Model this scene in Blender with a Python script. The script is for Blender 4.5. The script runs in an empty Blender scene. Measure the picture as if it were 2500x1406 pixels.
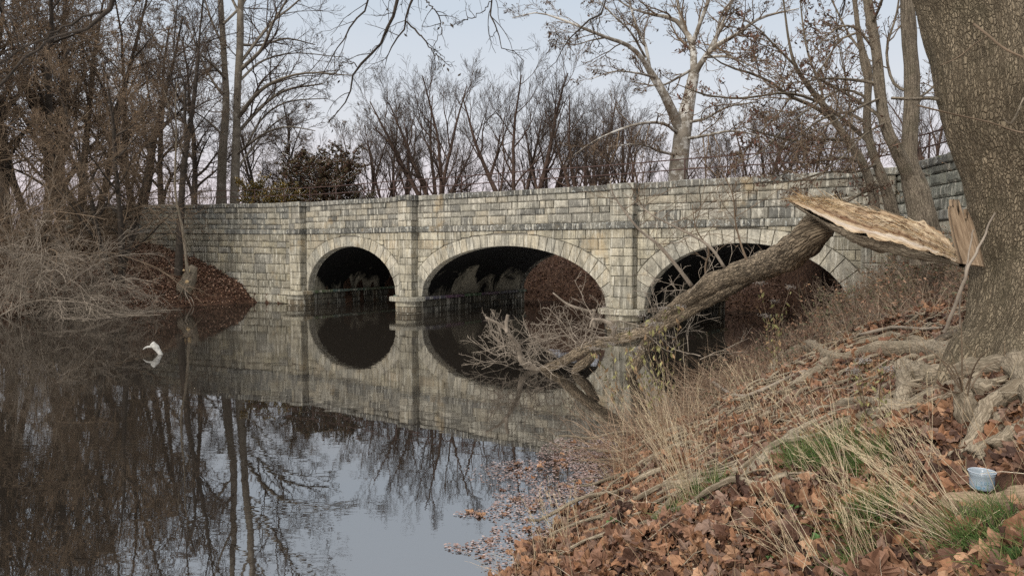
import bpy, math, random
import numpy as np
from mathutils import noise as mnoise, Vector
random.seed(5)
rng = np.random.default_rng(11)
SC = bpy.context.scene
COL = SC.collection
A = np.array

# ---------------------------------------------------------------- objects
def srgb(r, g, b):
    f = lambda c: (c/255/12.92) if c/255 <= 0.04045 else ((c/255+0.055)/1.055)**2.4
    return (f(r), f(g), f(b))

class MB:
    """collects vertices / faces / uv / colour and links them as one mesh object"""
    def __init__(s): s.V=[]; s.F={}; s.U=[]; s.C=[]; s.n=0; s.MI={}
    def add(s, V, F, uv=None, col=None, mi=0):
        V = np.asarray(V, float).reshape(-1,3); m = len(V)
        fl = F if isinstance(F, list) and len(F) and isinstance(F[0], np.ndarray) and F[0].ndim==2 else None
        if fl is None:
            by = {}
            for f in F: by.setdefault(len(f), []).append(list(f))
            fl = [A(v) for v in by.values()]
        for f in fl:
            k = f.shape[1]
            s.F.setdefault(k, []).append(f + s.n); s.MI.setdefault(k, []).append(np.full(len(f), mi))
        s.V.append(V)
        s.U.append(np.zeros((m,2)) if uv is None else np.asarray(uv, float).reshape(-1,2))
        c = np.ones((m,4))
        if col is not None:
            col = np.asarray(col, float)
            c[:, :3] = col if col.ndim == 2 else col[None, :3]
        s.C.append(c); s.n += m
    def build(s, name, mats, parent=None, smooth=True):
        V = np.concatenate(s.V); U = np.concatenate(s.U); C = np.concatenate(s.C)
        if parent is not None:
            V = V - A(parent.location)
        me = bpy.data.meshes.new(name)
        me.vertices.add(len(V)); me.vertices.foreach_set('co', V.astype(np.float32).ravel())
        loops = []; tot = []; mi = []
        for k in s.F:
            f = np.concatenate(s.F[k]); loops.append(f.ravel()); tot.append(np.full(len(f), k)); mi.append(np.concatenate(s.MI[k]))
        loops = np.concatenate(loops).astype(np.int32); tot = np.concatenate(tot).astype(np.int32)
        start = np.concatenate([[0], np.cumsum(tot)[:-1]]).astype(np.int32)
        me.loops.add(len(loops)); me.loops.foreach_set('vertex_index', loops)
        me.polygons.add(len(tot)); me.polygons.foreach_set('loop_start', start); me.polygons.foreach_set('loop_total', tot)
        me.polygons.foreach_set('use_smooth', np.full(len(tot), smooth))
        me.polygons.foreach_set('material_index', np.concatenate(mi).astype(np.int32))
        me.update(calc_edges=True)
        uvl = me.uv_layers.new(name='UVMap'); uvl.data.foreach_set('uv', U[loops].astype(np.float32).ravel())
        ca = me.color_attributes.new(name='col', type='FLOAT_COLOR', domain='POINT')
        ca.data.foreach_set('color', C.astype(np.float32).ravel())
        if not isinstance(mats, (list, tuple)): mats = [mats]
        for m in mats: me.materials.append(m)
        o = bpy.data.objects.new(name, me); COL.objects.link(o)
        if parent is not None: o.parent = parent
        return o

def tag(o, label=None, cat=None, group=None, kind=None):
    if label: o['label'] = label
    if cat: o['category'] = cat
    if group: o['group'] = group
    if kind: o['kind'] = kind
    return o
def empty(name, loc, label=None, cat=None, group=None):
    o = bpy.data.objects.new(name, None); COL.objects.link(o)
    o.location = tuple(loc); o.empty_display_size = .2
    return tag(o, label, cat, group)
def copy_tree(src, loc, rz=0, sc=1, label=None, group=None):
    r = src.copy(); COL.objects.link(r); r.location = tuple(loc); r.rotation_euler = (0,0,rz)
    r.scale = (sc,)*3 if np.isscalar(sc) else tuple(sc)
    if label: r['label'] = label
    if group: r['group'] = group
    for ch in list(src.children):
        c = ch.copy(); COL.objects.link(c); c.parent = r
        for g in ch.children:
            d = g.copy(); COL.objects.link(d); d.parent = c
    return r

# ---------------------------------------------------------------- camera
CAMZ = 2.4; FPX = 1800.0; PITCH = math.atan(98/FPX)
cam = bpy.data.cameras.new('camera'); camo = bpy.data.objects.new('camera', cam); COL.objects.link(camo)
cam.sensor_width = 36; cam.lens = 36*FPX/2500; cam.clip_end = 2000; cam.clip_start = .05
camo.location = (0,0,CAMZ); camo.rotation_euler = (math.pi/2-PITCH, 0, 0)
SC.camera = camo
def px(x, y, D):
    """world point seen at photo coordinates (2500 wide) at ground distance D along +Y"""
    xc = (x-1250)/FPX; yc = -(y-703)/FPX
    ct, st = math.cos(PITCH), math.sin(PITCH)
    r = A([xc, ct+yc*st, -st+yc*ct])
    return A([0,0,CAMZ]) + r*(D/r[1])

# ---------------------------------------------------------------- numeric helpers
def smooth(a, b, x):
    t = np.clip((x-a)/(b-a), 0, 1); return t*t*(3-2*t)
def _h(ix, iy, iz, seed):
    h = (ix*374761393 + iy*668265263 + iz*2147483647 + seed*1274126177) & 0xffffffff
    h = ((h ^ (h >> 13))*1274126177) & 0xffffffff
    return ((h ^ (h >> 16)) & 0xffff)/65535.0
def vnoise(x, y, z=0, seed=0):
    x = np.asarray(x, float); y = np.asarray(y, float); z = np.asarray(z, float)+0*x
    ix, iy, iz = np.floor(x).astype(np.int64), np.floor(y).astype(np.int64), np.floor(z).astype(np.int64)
    fx, fy, fz = x-ix, y-iy, z-iz
    fx, fy, fz = [t*t*(3-2*t) for t in (fx, fy, fz)]
    r = 0
    for dx in (0,1):
        for dy in (0,1):
            for dz in (0,1):
                w = (fx if dx else 1-fx)*(fy if dy else 1-fy)*(fz if dz else 1-fz)
                r = r + w*_h(ix+dx, iy+dy, iz+dz, seed)
    return r*2-1
def fbm(x, y, z=0, seed=0, oct=3):
    r = 0; a = 1
    for i in range(oct):
        r = r + a*vnoise(np.asarray(x)*2**i, np.asarray(y)*2**i, np.asarray(z)*2**i, seed+i); a *= .5
    return r
def nrm(v):
    return v/np.maximum(np.linalg.norm(v, axis=-1, keepdims=True), 1e-9)
def spline(P, k):
    """resample a polyline (m,c) to k points, Catmull-Rom by arc length"""
    P = np.asarray(P, float); m = len(P)
    if m == 2:
        t = np.linspace(0,1,k)[:,None]; return P[0]*(1-t)+P[1]*t
    Q = np.vstack([2*P[0]-P[1], P, 2*P[-1]-P[-2]]); out = []
    for i in range(m-1):
        p0,p1,p2,p3 = Q[i:i+4]
        for t in np.linspace(0,1,12,endpoint=False):
            out.append(.5*((2*p1)+(-p0+p2)*t+(2*p0-5*p1+4*p2-p3)*t*t+(-p0+3*p1-3*p2+p3)*t**3))
    out.append(P[-1]); out = A(out)
    d = np.concatenate([[0], np.cumsum(np.linalg.norm(np.diff(out[:,:3],axis=0),axis=1))])
    s = np.linspace(0, d[-1], k)
    return np.stack([np.interp(s, d, out[:,j]) for j in range(out.shape[1])], 1)

def tubes(mb, P, R, s=3, col=None, cap=False, rough=0.0, roughf=3.0, seam=False, uvs=1.0, seed=0, mi=0):
    """P (n,k,3), R (n,k): n tubes of k rings with s sides"""
    P = np.asarray(P, float); R = np.asarray(R, float)
    if P.ndim == 2: P = P[None]; R = R[None]
    n, k, _ = P.shape
    T = nrm(np.gradient(P, axis=1))
    m = nrm(T.mean(axis=1))
    ref = np.where(np.abs(m[:,2:3]) < .8, A([[0,0,1.]]), A([[1.,0,0]]))[:,None,:]
    N = nrm(np.cross(T, ref)); B = np.cross(T, N)
    ss = s+1 if seam else s
    th = np.arange(ss)*2*np.pi/s
    ct, st = np.cos(th), np.sin(th)
    RR = np.repeat(R[:,:,None], ss, 2)
    if rough > 0:
        q = (P[:,:,None,:] + (N[:,:,None,:]*ct[None,None,:,None]+B[:,:,None,:]*st[None,None,:,None])*R[:,:,None,None])*roughf
        RR = RR*(1+rough*fbm(q[...,0], q[...,1], q[...,2]*.6, seed, 3))
    V = P[:,:,None,:] + (N[:,:,None,:]*ct[None,None,:,None]+B[:,:,None,:]*st[None,None,:,None])*RR[...,None]
    idx = np.arange(n*k*ss).reshape(n,k,ss)
    if seam:
        a = idx[:,:-1,:-1]; b = idx[:,:-1,1:]; c = idx[:,1:,1:]; d = idx[:,1:,:-1]
    else:
        a = idx[:,:-1,:]; b = np.roll(a,-1,axis=2); d = idx[:,1:,:]; c = np.roll(d,-1,axis=2)
    F = [np.stack([a,b,c,d],-1).reshape(-1,4)]
    L = np.concatenate([np.zeros((n,1)), np.cumsum(np.linalg.norm(np.diff(P,axis=1),axis=2),axis=1)],1)
    uv = np.zeros((n,k,ss,2)); uv[...,0] = th[None,None,:]*np.maximum(R.max(1),.01)[:,None,None]*uvs; uv[...,1] = L[:,:,None]*uvs
    if cap:
        F.append(idx[:,0,:s][:, ::-1]); F.append(idx[:,-1,:s])
    if col is not None:
        col = np.asarray(col, float)
        if col.ndim == 2 and len(col) == n: col = np.repeat(col, k*ss, 0)
    mb.add(V.reshape(-1,3), F, uv.reshape(-1,2), col, mi)

# ---------------------------------------------------------------- materials
class Mat:
    def __init__(s, name):
        s.m = bpy.data.materials.new(name); s.m.use_nodes = True
        s.nt = s.m.node_tree; s.N = s.nt.nodes; s.N.clear()
        s.out = s.N.new('ShaderNodeOutputMaterial')
    def n(s, typ, ins=None, **kw):
        d = s.N.new('ShaderNode'+typ)
        for k, v in kw.items(): setattr(d, k, v)
        for k, v in (ins or {}).items(): s.set(d, k, v)
        return d
    def set(s, d, k, v):
        i = d.inputs[k]
        if isinstance(v, bpy.types.NodeSocket): s.nt.links.new(v, i)
        elif isinstance(v, bpy.types.Node): s.nt.links.new(v.outputs[0], i)
        else:
            if i.type == 'RGBA' and len(v) == 3: v = (*v, 1)
            i.default_value = v
    def coord(s, which='Object', scale=(1,1,1)):
        c = s.n('TexCoord'); m = s.n('Mapping', {'Vector': c.outputs[which], 'Scale': scale}); return m.outputs[0]
    def noise(s, vec, scale, detail=4, rough=.6, dist=0):
        return s.n('TexNoise', {'Vector': vec, 'Scale': scale, 'Detail': detail, 'Roughness': rough, 'Distortion': dist}).outputs[0]
    def ramp(s, fac, stops):
        r = s.n('ValToRGB', {'Fac': fac}); e = r.color_ramp.elements
        while len(e) < len(stops): e.new(.5)
        for el, (p, c) in zip(e, stops):
            el.position = p; el.color = (*c, 1) if not np.isscalar(c) else (c, c, c, 1)
        return r.outputs[0]
    def mix(s, f, a, b, mode='MIX'):
        d = s.n('Mix', data_type='RGBA', blend_type=mode)
        for k, v in ((0, f), (6, a), (7, b)):
            if isinstance(v, bpy.types.NodeSocket): s.nt.links.new(v, d.inputs[k])
            else: d.inputs[k].default_value = (*v, 1) if (k != 0 and len(v) == 3) else v
        return d.outputs[2]
    def math(s, op, a, b=0.0, clamp=False):
        d = s.n('Math', operation=op, use_clamp=clamp)
        for i, v in enumerate((a, b)):
            if isinstance(v, bpy.types.NodeSocket): s.nt.links.new(v, d.inputs[i])
            else: d.inputs[i].default_value = v
        return d.outputs[0]
    def attr(s, name='col'):
        return s.n('Attribute', attribute_name=name).outputs['Color']
    def bump(s, h, strength=.5, dist=.02, normal=None):
        d = s.n('Bump', {'Height': h, 'Strength': strength, 'Distance': dist})
        if normal is not None: s.set(d, 'Normal', normal)
        return d.outputs[0]
    def surf(s, color, rough=.9, normal=None, spec=.25, **kw):
        p = s.n('BsdfPrincipled', {'Base Color': color, 'Roughness': rough, 'Specular IOR Level': spec})
        if normal is not None: s.set(p, 'Normal', normal)
        for k, v in kw.items(): s.set(p, k, v)
        s.nt.links.new(p.outputs[0], s.out.inputs[0]); return s.m

def m_stone(name, dark=.35, streak=.5, lichen=.0, bumps=.5):
    M = Mat(name); c = M.coord('Object')
    col = M.attr()
    n1 = M.noise(c, 3.2, 6, .65); n2 = M.noise(c, 22, 6, .7)
    v = M.mix(.8, col, M.ramp(n1, [(.28, (.34,.34,.34)), (.5, (.95,.95,.95)), (.75, (1.35,1.33,1.28))]), 'MULTIPLY')
    v = M.mix(.7, v, M.ramp(n2, [(.25, .38), (.5, 1.0), (.75, 1.5)]), 'MULTIPLY')
    nb_ = M.noise(M.coord('Object', (1,1,.55)), .85, 8, .72)
    v = M.mix(M.math('MULTIPLY', M.ramp(nb_, [(.45, 0.0), (.60, 1.0)]), .62), v, M.mix(.5, (.12,.115,.095), v, 'MIX'))
    v = M.mix(M.math('MULTIPLY', M.ramp(nb_, [(.30, 1.0), (.42, 0.0)]), .35), v, (.46,.41,.31))
    cs = M.coord('Object', (6.0, 6.0, .55)); ns = M.noise(cs, 1.6, 5, .6)
    v = M.mix(M.math('MULTIPLY', M.ramp(ns, [(.45, 0.0), (.63, 1.0)]), streak), v, (.085,.08,.066))
    cw = M.coord('Object', (9.0, 9.0, .9)); nw = M.noise(cw, 1.3, 6, .7)
    v = M.mix(M.math('MULTIPLY', M.ramp(nw, [(.53, 0.0), (.62, 1.0)]), .72), v, (.50,.47,.39))
    nl = M.noise(c, 1.1, 4, .6)
    v = M.mix(M.math('MULTIPLY', M.ramp(nl, [(.60, 0.0), (.72, 1.0)]), .4), v, (.33,.23,.11))
    if lichen:
        nn = M.noise(c, 14, 5, .7); v = M.mix(M.math('MULTIPLY', M.ramp(nn, [(.57, 0.0), (.63, 1.0)]), lichen), v, (.45,.46,.43))
    hb = M.noise(c, 7, 8, .65); hb2 = M.noise(c, 40, 4, .6)
    b = M.bump(hb, bumps*1.3, .08); b = M.bump(hb2, bumps*.6, .012, b)
    return M.surf(v, .92, b, .15)
MAT = {}
MAT['stone'] = m_stone('weathered_stone')
MAT['coping'] = m_stone('lichen_coping_stone', lichen=.75, streak=.3)
MAT['rear'] = m_stone('rear_stone')
def m_simple(name, c1, c2, scale=8, rough=.9, bs=.4, bd=.01, spec=.2, coord='Object', sc=(1,1,1)):
    M = Mat(name); c = M.coord(coord, sc); n = M.noise(c, scale, 6, .65)
    v = M.ramp(n, [(.3, c1), (.7, c2)])
    return M.surf(v, rough, M.bump(n, bs, bd), spec)
MAT['mortar'] = m_simple('old_mortar', (.14,.13,.11), (.27,.25,.21), 12)
MAT['rust'] = m_simple('rusty_iron', (.03,.019,.016), (.08,.046,.038), 25, .8, .3, .002)
MAT['wood_cut'] = m_simple('cut_wood', (.30,.2,.1), (.5,.38,.22), 14)
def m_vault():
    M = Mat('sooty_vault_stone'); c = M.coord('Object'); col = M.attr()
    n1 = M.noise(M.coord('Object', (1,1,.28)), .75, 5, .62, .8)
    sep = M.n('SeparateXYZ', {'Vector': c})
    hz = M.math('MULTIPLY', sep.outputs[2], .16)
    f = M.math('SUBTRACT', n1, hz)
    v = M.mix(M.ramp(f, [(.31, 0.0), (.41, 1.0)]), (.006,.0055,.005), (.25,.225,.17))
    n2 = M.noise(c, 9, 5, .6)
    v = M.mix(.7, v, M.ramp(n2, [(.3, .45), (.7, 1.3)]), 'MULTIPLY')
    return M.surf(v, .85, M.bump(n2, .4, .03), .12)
MAT['vault'] = m_vault()
def m_bark(name, dark, mid, light, cell=28, strength=1.0, dist=.03, stretch=.35, coord='UV', moss=0, wob=1.0):
    M = Mat(name)
    tc = M.n('TexCoord'); nz = M.n('TexNoise', {'Vector': tc.outputs[coord], 'Scale': cell*.45, 'Detail': 5})
    ad = M.n('VectorMath', {0: tc.outputs[coord], 1: M.n('VectorMath', {0: nz.outputs[1], 'Scale': wob/cell}, operation='SCALE').outputs[0]}, operation='ADD')
    mp = M.n('Mapping', {'Vector': ad.outputs[0], 'Scale': (1, stretch, 1) if coord == 'UV' else (1,1,stretch)})
    vo = M.n('TexVoronoi', {'Vector': mp.outputs[0], 'Scale': cell}, feature='DISTANCE_TO_EDGE')
    c = M.coord('Object'); n = M.noise(c, 34, 8, .75); n0 = M.noise(c, 3, 4, .6)
    nn = M.n('TexNoise', {'Vector': mp.outputs[0], 'Scale': cell*.9, 'Detail': 6, 'Roughness': .65, 'Distortion': .6}).outputs[0]
    mr_ = M.n('Mapping', {'Vector': ad.outputs[0], 'Scale': (1, .13, 1) if coord == 'UV' else (1,1,.13)})
    rg = M.n('TexNoise', {'Vector': mr_.outputs[0], 'Scale': cell*.8, 'Detail': 5, 'Roughness': .6, 'Distortion': .5}).outputs[0]
    h = M.math('MULTIPLY', M.ramp(vo.outputs[0], [(0.0, .25), (.06, .7), (.20, 1.0)]), M.ramp(rg, [(.36, .12), (.47, .75), (.6, 1.0)]))
    v = M.mix(h, dark, M.ramp(n, [(.3, mid), (.72, light)]))
    v = M.mix(.6, v, M.ramp(n0, [(.3, .62), (.7, 1.3)]), 'MULTIPLY')
    if moss:
        nm = M.noise(c, 5, 4, .6); v = M.mix(M.math('MULTIPLY', M.ramp(nm, [(.5, 0.0), (.68, 1.0)]), moss), v, (.055,.06,.03))
    b = M.bump(h, strength, dist); b = M.bump(n, .5, dist*.35, b)
    return M.surf(v, .95, b, .1)
MAT['bark_big'] = m_bark('furrowed_bark', (.12,.095,.064), (.225,.18,.12), (.38,.31,.215), 62, 1.0, .03, .38, moss=.2, wob=1.3)
MAT['bark_root'] = m_bark('worn_root_bark', (.12,.095,.065), (.21,.17,.12), (.36,.30,.22), 34, .7, .012, .3, moss=.15)
MAT['bark_log'] = m_bark('ridged_log_bark', (.035,.026,.018), (.23,.175,.115), (.40,.32,.225), 30, 1.0, .035, .2)
MAT['bark_mid'] = m_bark('grey_brown_bark', (.05,.04,.03), (.17,.14,.10), (.30,.25,.19), 40, .8, .01, .4, moss=.25)
def m_flat(name, c1, c2, scale=4.0, white=None):
    M = Mat(name); c = M.coord('Object'); n = M.noise(c, scale, 5, .6)
    v = M.ramp(n, [(.3, c1), (.7, c2)])
    if white:
        n2 = M.noise(c, 2.2, 5, .7); v = M.mix(M.ramp(n2, [(white[1], 0.0), (white[1]+.08, 1.0)]), v, white[0])
    return M.surf(v, .9, None, .15)
MAT['twig_dark'] = m_flat('dark_twigs', (.035,.026,.020), (.085,.064,.05))
MAT['twig_brown'] = m_flat('brown_twigs', (.085,.06,.04), (.19,.14,.095))
MAT['twig_red'] = m_flat('reddish_twigs', (.06,.046,.037), (.125,.10,.082))
MAT['twig_pale'] = m_flat('pale_grey_twigs', (.10,.08,.06), (.31,.26,.205))
MAT['bark_syc'] = m_flat('white_sycamore_bark', (.13,.11,.085), (.24,.21,.17), 3, ((.42,.40,.36), .50))
MAT['bark_twin'] = m_flat('mottled_trunk_bark', (.085,.07,.052), (.19,.165,.13), 3, ((.24,.215,.18), .58))
MAT['bark_dark'] = m_flat('dark_trunk_bark', (.022,.018,.014), (.06,.048,.038), 6)
MAT['bark_red'] = m_flat('red_brown_trunk_bark', (.045,.029,.022), (.10,.068,.052), 6)
MAT['drift'] = m_flat('bleached_wood', (.20,.19,.17), (.46,.45,.41), 14)
def m_leaf(name, bumpy=True, rough=.75):
    M = Mat(name); col = M.attr(); c = M.coord('Object'); n = M.noise(c, 40, 4, .6)
    v = M.mix(.7, col, M.ramp(n, [(.3, .6), (.7, 1.3)]), 'MULTIPLY')
    return M.surf(v, rough, M.bump(n, .4, .004) if bumpy else None, .2)
MAT['leaf'] = m_leaf('dead_leaf'); MAT['grass'] = m_leaf('grass_blade', False, .7)
# ================================================================ sky and light
W = bpy.data.worlds.new('World'); SC.world = W; W.use_nodes = True
nt = W.node_tree; nt.nodes.clear()
wo = nt.nodes.new('ShaderNodeOutputWorld'); bg = nt.nodes.new('ShaderNodeBackground')
sky = nt.nodes.new('ShaderNodeTexSky'); sky.sky_type = 'NISHITA'; sky.sun_disc = False
SUN_EL, SUN_AZ = math.radians(24), math.radians(215)
sky.sun_elevation = SUN_EL; sky.sun_rotation = SUN_AZ; sky.dust_density = 2
tc = nt.nodes.new('ShaderNodeTexCoord'); sp = nt.nodes.new('ShaderNodeSeparateXYZ'); nt.links.new(tc.outputs['Generated'], sp.inputs[0])
ns = nt.nodes.new('ShaderNodeTexNoise'); ns.inputs['Scale'].default_value = 2.2; ns.inputs['Detail'].default_value = 5
mpn = nt.nodes.new('ShaderNodeMapping'); mpn.inputs['Scale'].default_value = (1,1,4); nt.links.new(tc.outputs['Generated'], mpn.inputs[0]); nt.links.new(mpn.outputs[0], ns.inputs[0])
ma = nt.nodes.new('ShaderNodeMath'); ma.operation = 'MULTIPLY_ADD'; ma.inputs[1].default_value = .10; nt.links.new(ns.outputs[0], ma.inputs[0]); nt.links.new(sp.outputs[2], ma.inputs[2])
rp = nt.nodes.new('ShaderNodeValToRGB'); nt.links.new(ma.outputs[0], rp.inputs[0])
SKY = [(0.0, srgb(236,218,221)), (.12, srgb(236,224,229)), (.22, srgb(226,228,233)), (.36, srgb(208,218,229)), (.6, srgb(204,207,212)), (1.0, srgb(212,208,203))]
el = rp.color_ramp.elements
while len(el) < len(SKY): el.new(.5)
for e, (p, c) in zip(el, SKY): e.position = p; e.color = (*c, 1)
sc1 = nt.nodes.new('ShaderNodeVectorMath'); sc1.operation = 'SCALE'; sc1.inputs['Scale'].default_value = .10; nt.links.new(sky.outputs[0], sc1.inputs[0])
mx = nt.nodes.new('ShaderNodeMix'); mx.data_type = 'RGBA'; mx.inputs[0].default_value = .9
nt.links.new(sc1.outputs[0], mx.inputs[6]); nt.links.new(rp.outputs[0], mx.inputs[7])
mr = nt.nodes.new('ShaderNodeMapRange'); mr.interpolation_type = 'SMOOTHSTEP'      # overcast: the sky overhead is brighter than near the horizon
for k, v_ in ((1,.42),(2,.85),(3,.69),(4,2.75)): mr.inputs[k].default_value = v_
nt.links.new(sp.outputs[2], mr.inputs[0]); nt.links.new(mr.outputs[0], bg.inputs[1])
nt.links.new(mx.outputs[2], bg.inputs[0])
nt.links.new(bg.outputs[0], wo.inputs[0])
sl = bpy.data.lights.new('sun', 'SUN'); so = bpy.data.objects.new('sun', sl); COL.objects.link(so)
sl.energy = 1.8; sl.angle = math.radians(14); sl.color = (1,.95,.88)
sd = Vector((math.sin(SUN_AZ)*math.cos(SUN_EL), math.cos(SUN_AZ)*math.cos(SUN_EL), math.sin(SUN_EL)))
so.rotation_euler = sd.to_track_quat('Z', 'Y').to_euler(); so.location = sd*30
SC.view_settings.view_transform = 'Standard'; SC.view_settings.look = 'None'; SC.view_settings.exposure = .58; SC.view_settings.gamma = 1
SC.cycles.max_bounces = 5; SC.cycles.diffuse_bounces = 3; SC.cycles.glossy_bounces = 3; SC.cycles.transmission_bounces = 4
SC.cycles.use_denoising = False

# ================================================================ bridge frame
P0 = A([-8.6, 31.0]); UB = A([.802, -.597]); UB = UB/np.linalg.norm(UB); NB = A([-UB[1], UB[0]])   # NB points away from the camera
def L(a, o, z):
    a, o, z = np.broadcast_arrays(np.asarray(a,float), np.asarray(o,float), np.asarray(z,float))
    return np.stack([P0[0]+a*UB[0]-o*NB[0], P0[1]+a*UB[1]-o*NB[1], z], -1)
WL0 = L(-.7,0,0)[:2]; WLU = nrm(A([-.907,.42])); WLN = A([-.42,-.907]); WLN = nrm(WLN)      # left wing
WR0 = L(22.2,0,0)[:2]+A([-.05,0]); WRU = nrm(A([-.12,-.99])); WRN = A([WRU[1], -WRU[0]])          # right wing, outward normal faces -x

# ================================================================ ground
WLX = A([-60,-12,-3,0,5.4,8.7,10.9,13.0,15.7,17.5,18.3]); WLW = A([-52,-10.5,-3.2,-1.97,.15,1.45,2.95,4.0,5.15,6.3,7.9])
def sd_left(x, y):
    pts = A([(-10.95,32.55),(-13.2,30.3),(-15.6,28.2),(-19,27.2),(-30,25),(-75,16)], float)
    d = np.full(np.shape(x), 1e9); sgn = np.zeros(np.shape(x))
    for a, b in zip(pts[:-1], pts[1:]):
        ab = b-a; t = np.clip(((x-a[0])*ab[0]+(y-a[1])*ab[1])/(ab@ab), 0, 1)
        dx = x-a[0]-t*ab[0]; dy = y-a[1]-t*ab[1]; dd = np.hypot(dx, dy)
        s = np.sign(ab[0]*dy-ab[1]*dx)*-1
        m = dd < d; d = np.where(m, dd, d); sgn = np.where(m, s, sgn)
    return d*sgn
def gz(x, y, rough=True):
    x = np.asarray(x, float); y = np.asarray(y, float)
    wob = .22*vnoise(x*.9, y*.9, 0, 3)+.10*vnoise(x*2.6, y*2.6, 0, 4)
    # near right bank
    w = np.interp(y, WLX, WLW)
    d = (x-w)*.92 + wob
    ws = np.where(y > 17.9, 1.0, 0)
    zr = np.where(d > 0, np.minimum(.50*d, 1.55) + .18*np.clip(d-3.1, 0, 6), .45*d)
    # left bank
    e = sd_left(x, y) + wob*1.2
    zl = np.where(e > 0, 3.25*(1-np.exp(-e*.24)), .5*e)
    z = np.maximum(zr, zl)
    a = (x-P0[0])*UB[0]+(y-P0[1])*UB[1]; o = -((x-P0[0])*NB[0]+(y-P0[1])*NB[1])   # bridge coordinates, o>0 near side
    # far side of the bridge
    bk = -o-8.4+wob*2+.9*vnoise(x*.25, y*.25, 0, 9)
    zf = np.where(bk > 0, np.minimum(.55*bk, 3.3), .5*bk)
    behind = o < -.2
    inside = (a > 0) & (a < 22.2)
    z = np.where(behind & inside, zf, z)
    z = np.where(behind & (a >= 22.2) , 3.3, z)
    # retained land behind the wing walls
    bl = (x-WL0[0])*WLN[0]+(y-WL0[1])*WLN[1]
    al = (x-WL0[0])*WLU[0]+(y-WL0[1])*WLU[1]
    z = np.where((bl < -.25) & (a < 0) & (al > -3), np.maximum(z, 3.3), z)
    br = (x-WR0[0])*WRN[0]+(y-WR0[1])*WRN[1]
    z = np.where((br < -.25) & (y < 30) & (a > 12) & (y > 2), np.maximum(z, 3.3), z)
    z = np.maximum(z, -1.2)
    if rough:
        z = z + (z > -.3)*(.035*vnoise(x*3.1, y*3.1, 0, 5)+.02*vnoise(x*8, y*8, 0, 6))
    return z
def axis(segs):
    out = [segs[0][0]]
    for a, b, st in segs:
        n = max(1, int(round((b-a)/st))); out += list(a+(b-a)*np.arange(1, n+1)/n)
    return A(out)
gx = axis([(-300,-60,20), (-60,-26,1.5), (-26,-9,.3), (-9,-1,.4), (-1,6.5,.09), (6.5,12,.3), (12,30,1), (30,300,20)])
gy = axis([(-40,-4,2), (-4,1,.4), (1,9,.09), (9,20,.2), (20,42,.3), (42,70,1.5), (70,500,25)])
X, Y = np.meshgrid(gx, gy); Z = gz(X, Y)
idx = np.arange(X.size).reshape(X.shape)
F = [np.stack([idx[:-1,:-1], idx[:-1,1:], idx[1:,1:], idx[1:,:-1]], -1).reshape(-1,4)]
mb = MB(); mb.add(np.stack([X,Y,Z],-1), F)
M = Mat('leaf_strewn_soil'); c = M.coord('Object'); n = M.noise(c, 9, 8, .7); n2 = M.noise(c, 1.2, 4, .6); n3 = M.noise(c, 34, 4, .7)
v = M.ramp(n, [(.28, (.018,.012,.009)), (.5, (.075,.042,.028)), (.62, (.13,.075,.045)), (.78, (.20,.13,.09))])
v = M.mix(.5, v, M.ramp(n2, [(.3, .6), (.7, 1.2)]), 'MULTIPLY'); v = M.mix(.7, v, M.ramp(n3, [(.3, .45), (.7, 1.35)]), 'MULTIPLY')
MAT['soil'] = M.surf(v, .95, M.bump(n, .8, .08, M.bump(n3, .7, .02)), .1)
tag(mb.build('ground', MAT['soil']), kind='structure')

# ================================================================ water
mb = MB(); wx = axis([(-300,300,20)]); wy = axis([(-40,480,20)]); X, Y = np.meshgrid(wx, wy); idx = np.arange(X.size).reshape(X.shape)
mb.add(np.stack([X,Y,0*X],-1), [np.stack([idx[:-1,:-1], idx[:-1,1:], idx[1:,1:], idx[1:,:-1]], -1).reshape(-1,4)])
M = Mat('still_river_water')
c1 = M.coord('Object', (.9, 1.5, 1)); n1 = M.noise(c1, .9, 2, .5, .3)
c2 = M.coord('Object', (2.6, 6.0, 1)); n2 = M.noise(c2, 1.6, 2, .5)
cm = M.coord('Object', (.25,.5,1)); nm = M.ramp(M.noise(cm, .6, 3, .5), [(.42, .15), (.62, 1.0)])
h = M.math('ADD', M.math('MULTIPLY', n1, .55), M.math('MULTIPLY', M.math('MULTIPLY', n2, nm), .30))
b = M.bump(h, .075, .04)
fr = M.n('Fresnel', {'IOR': 6.0, 'Normal': b})
gl = M.n('BsdfGlossy', {'Color': (1,1,1,1), 'Roughness': .012, 'Normal': b})
df = M.n('BsdfDiffuse', {'Color': (.014,.0115,.009,1)})
mxs = M.n('MixShader', {0: fr.outputs[0], 1: df.outputs[0], 2: gl.outputs[0]})
M.nt.links.new(mxs.outputs[0], M.out.inputs[0]); MAT['water'] = M.m
tag(mb.build('water', MAT['water']), kind='structure')

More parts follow.
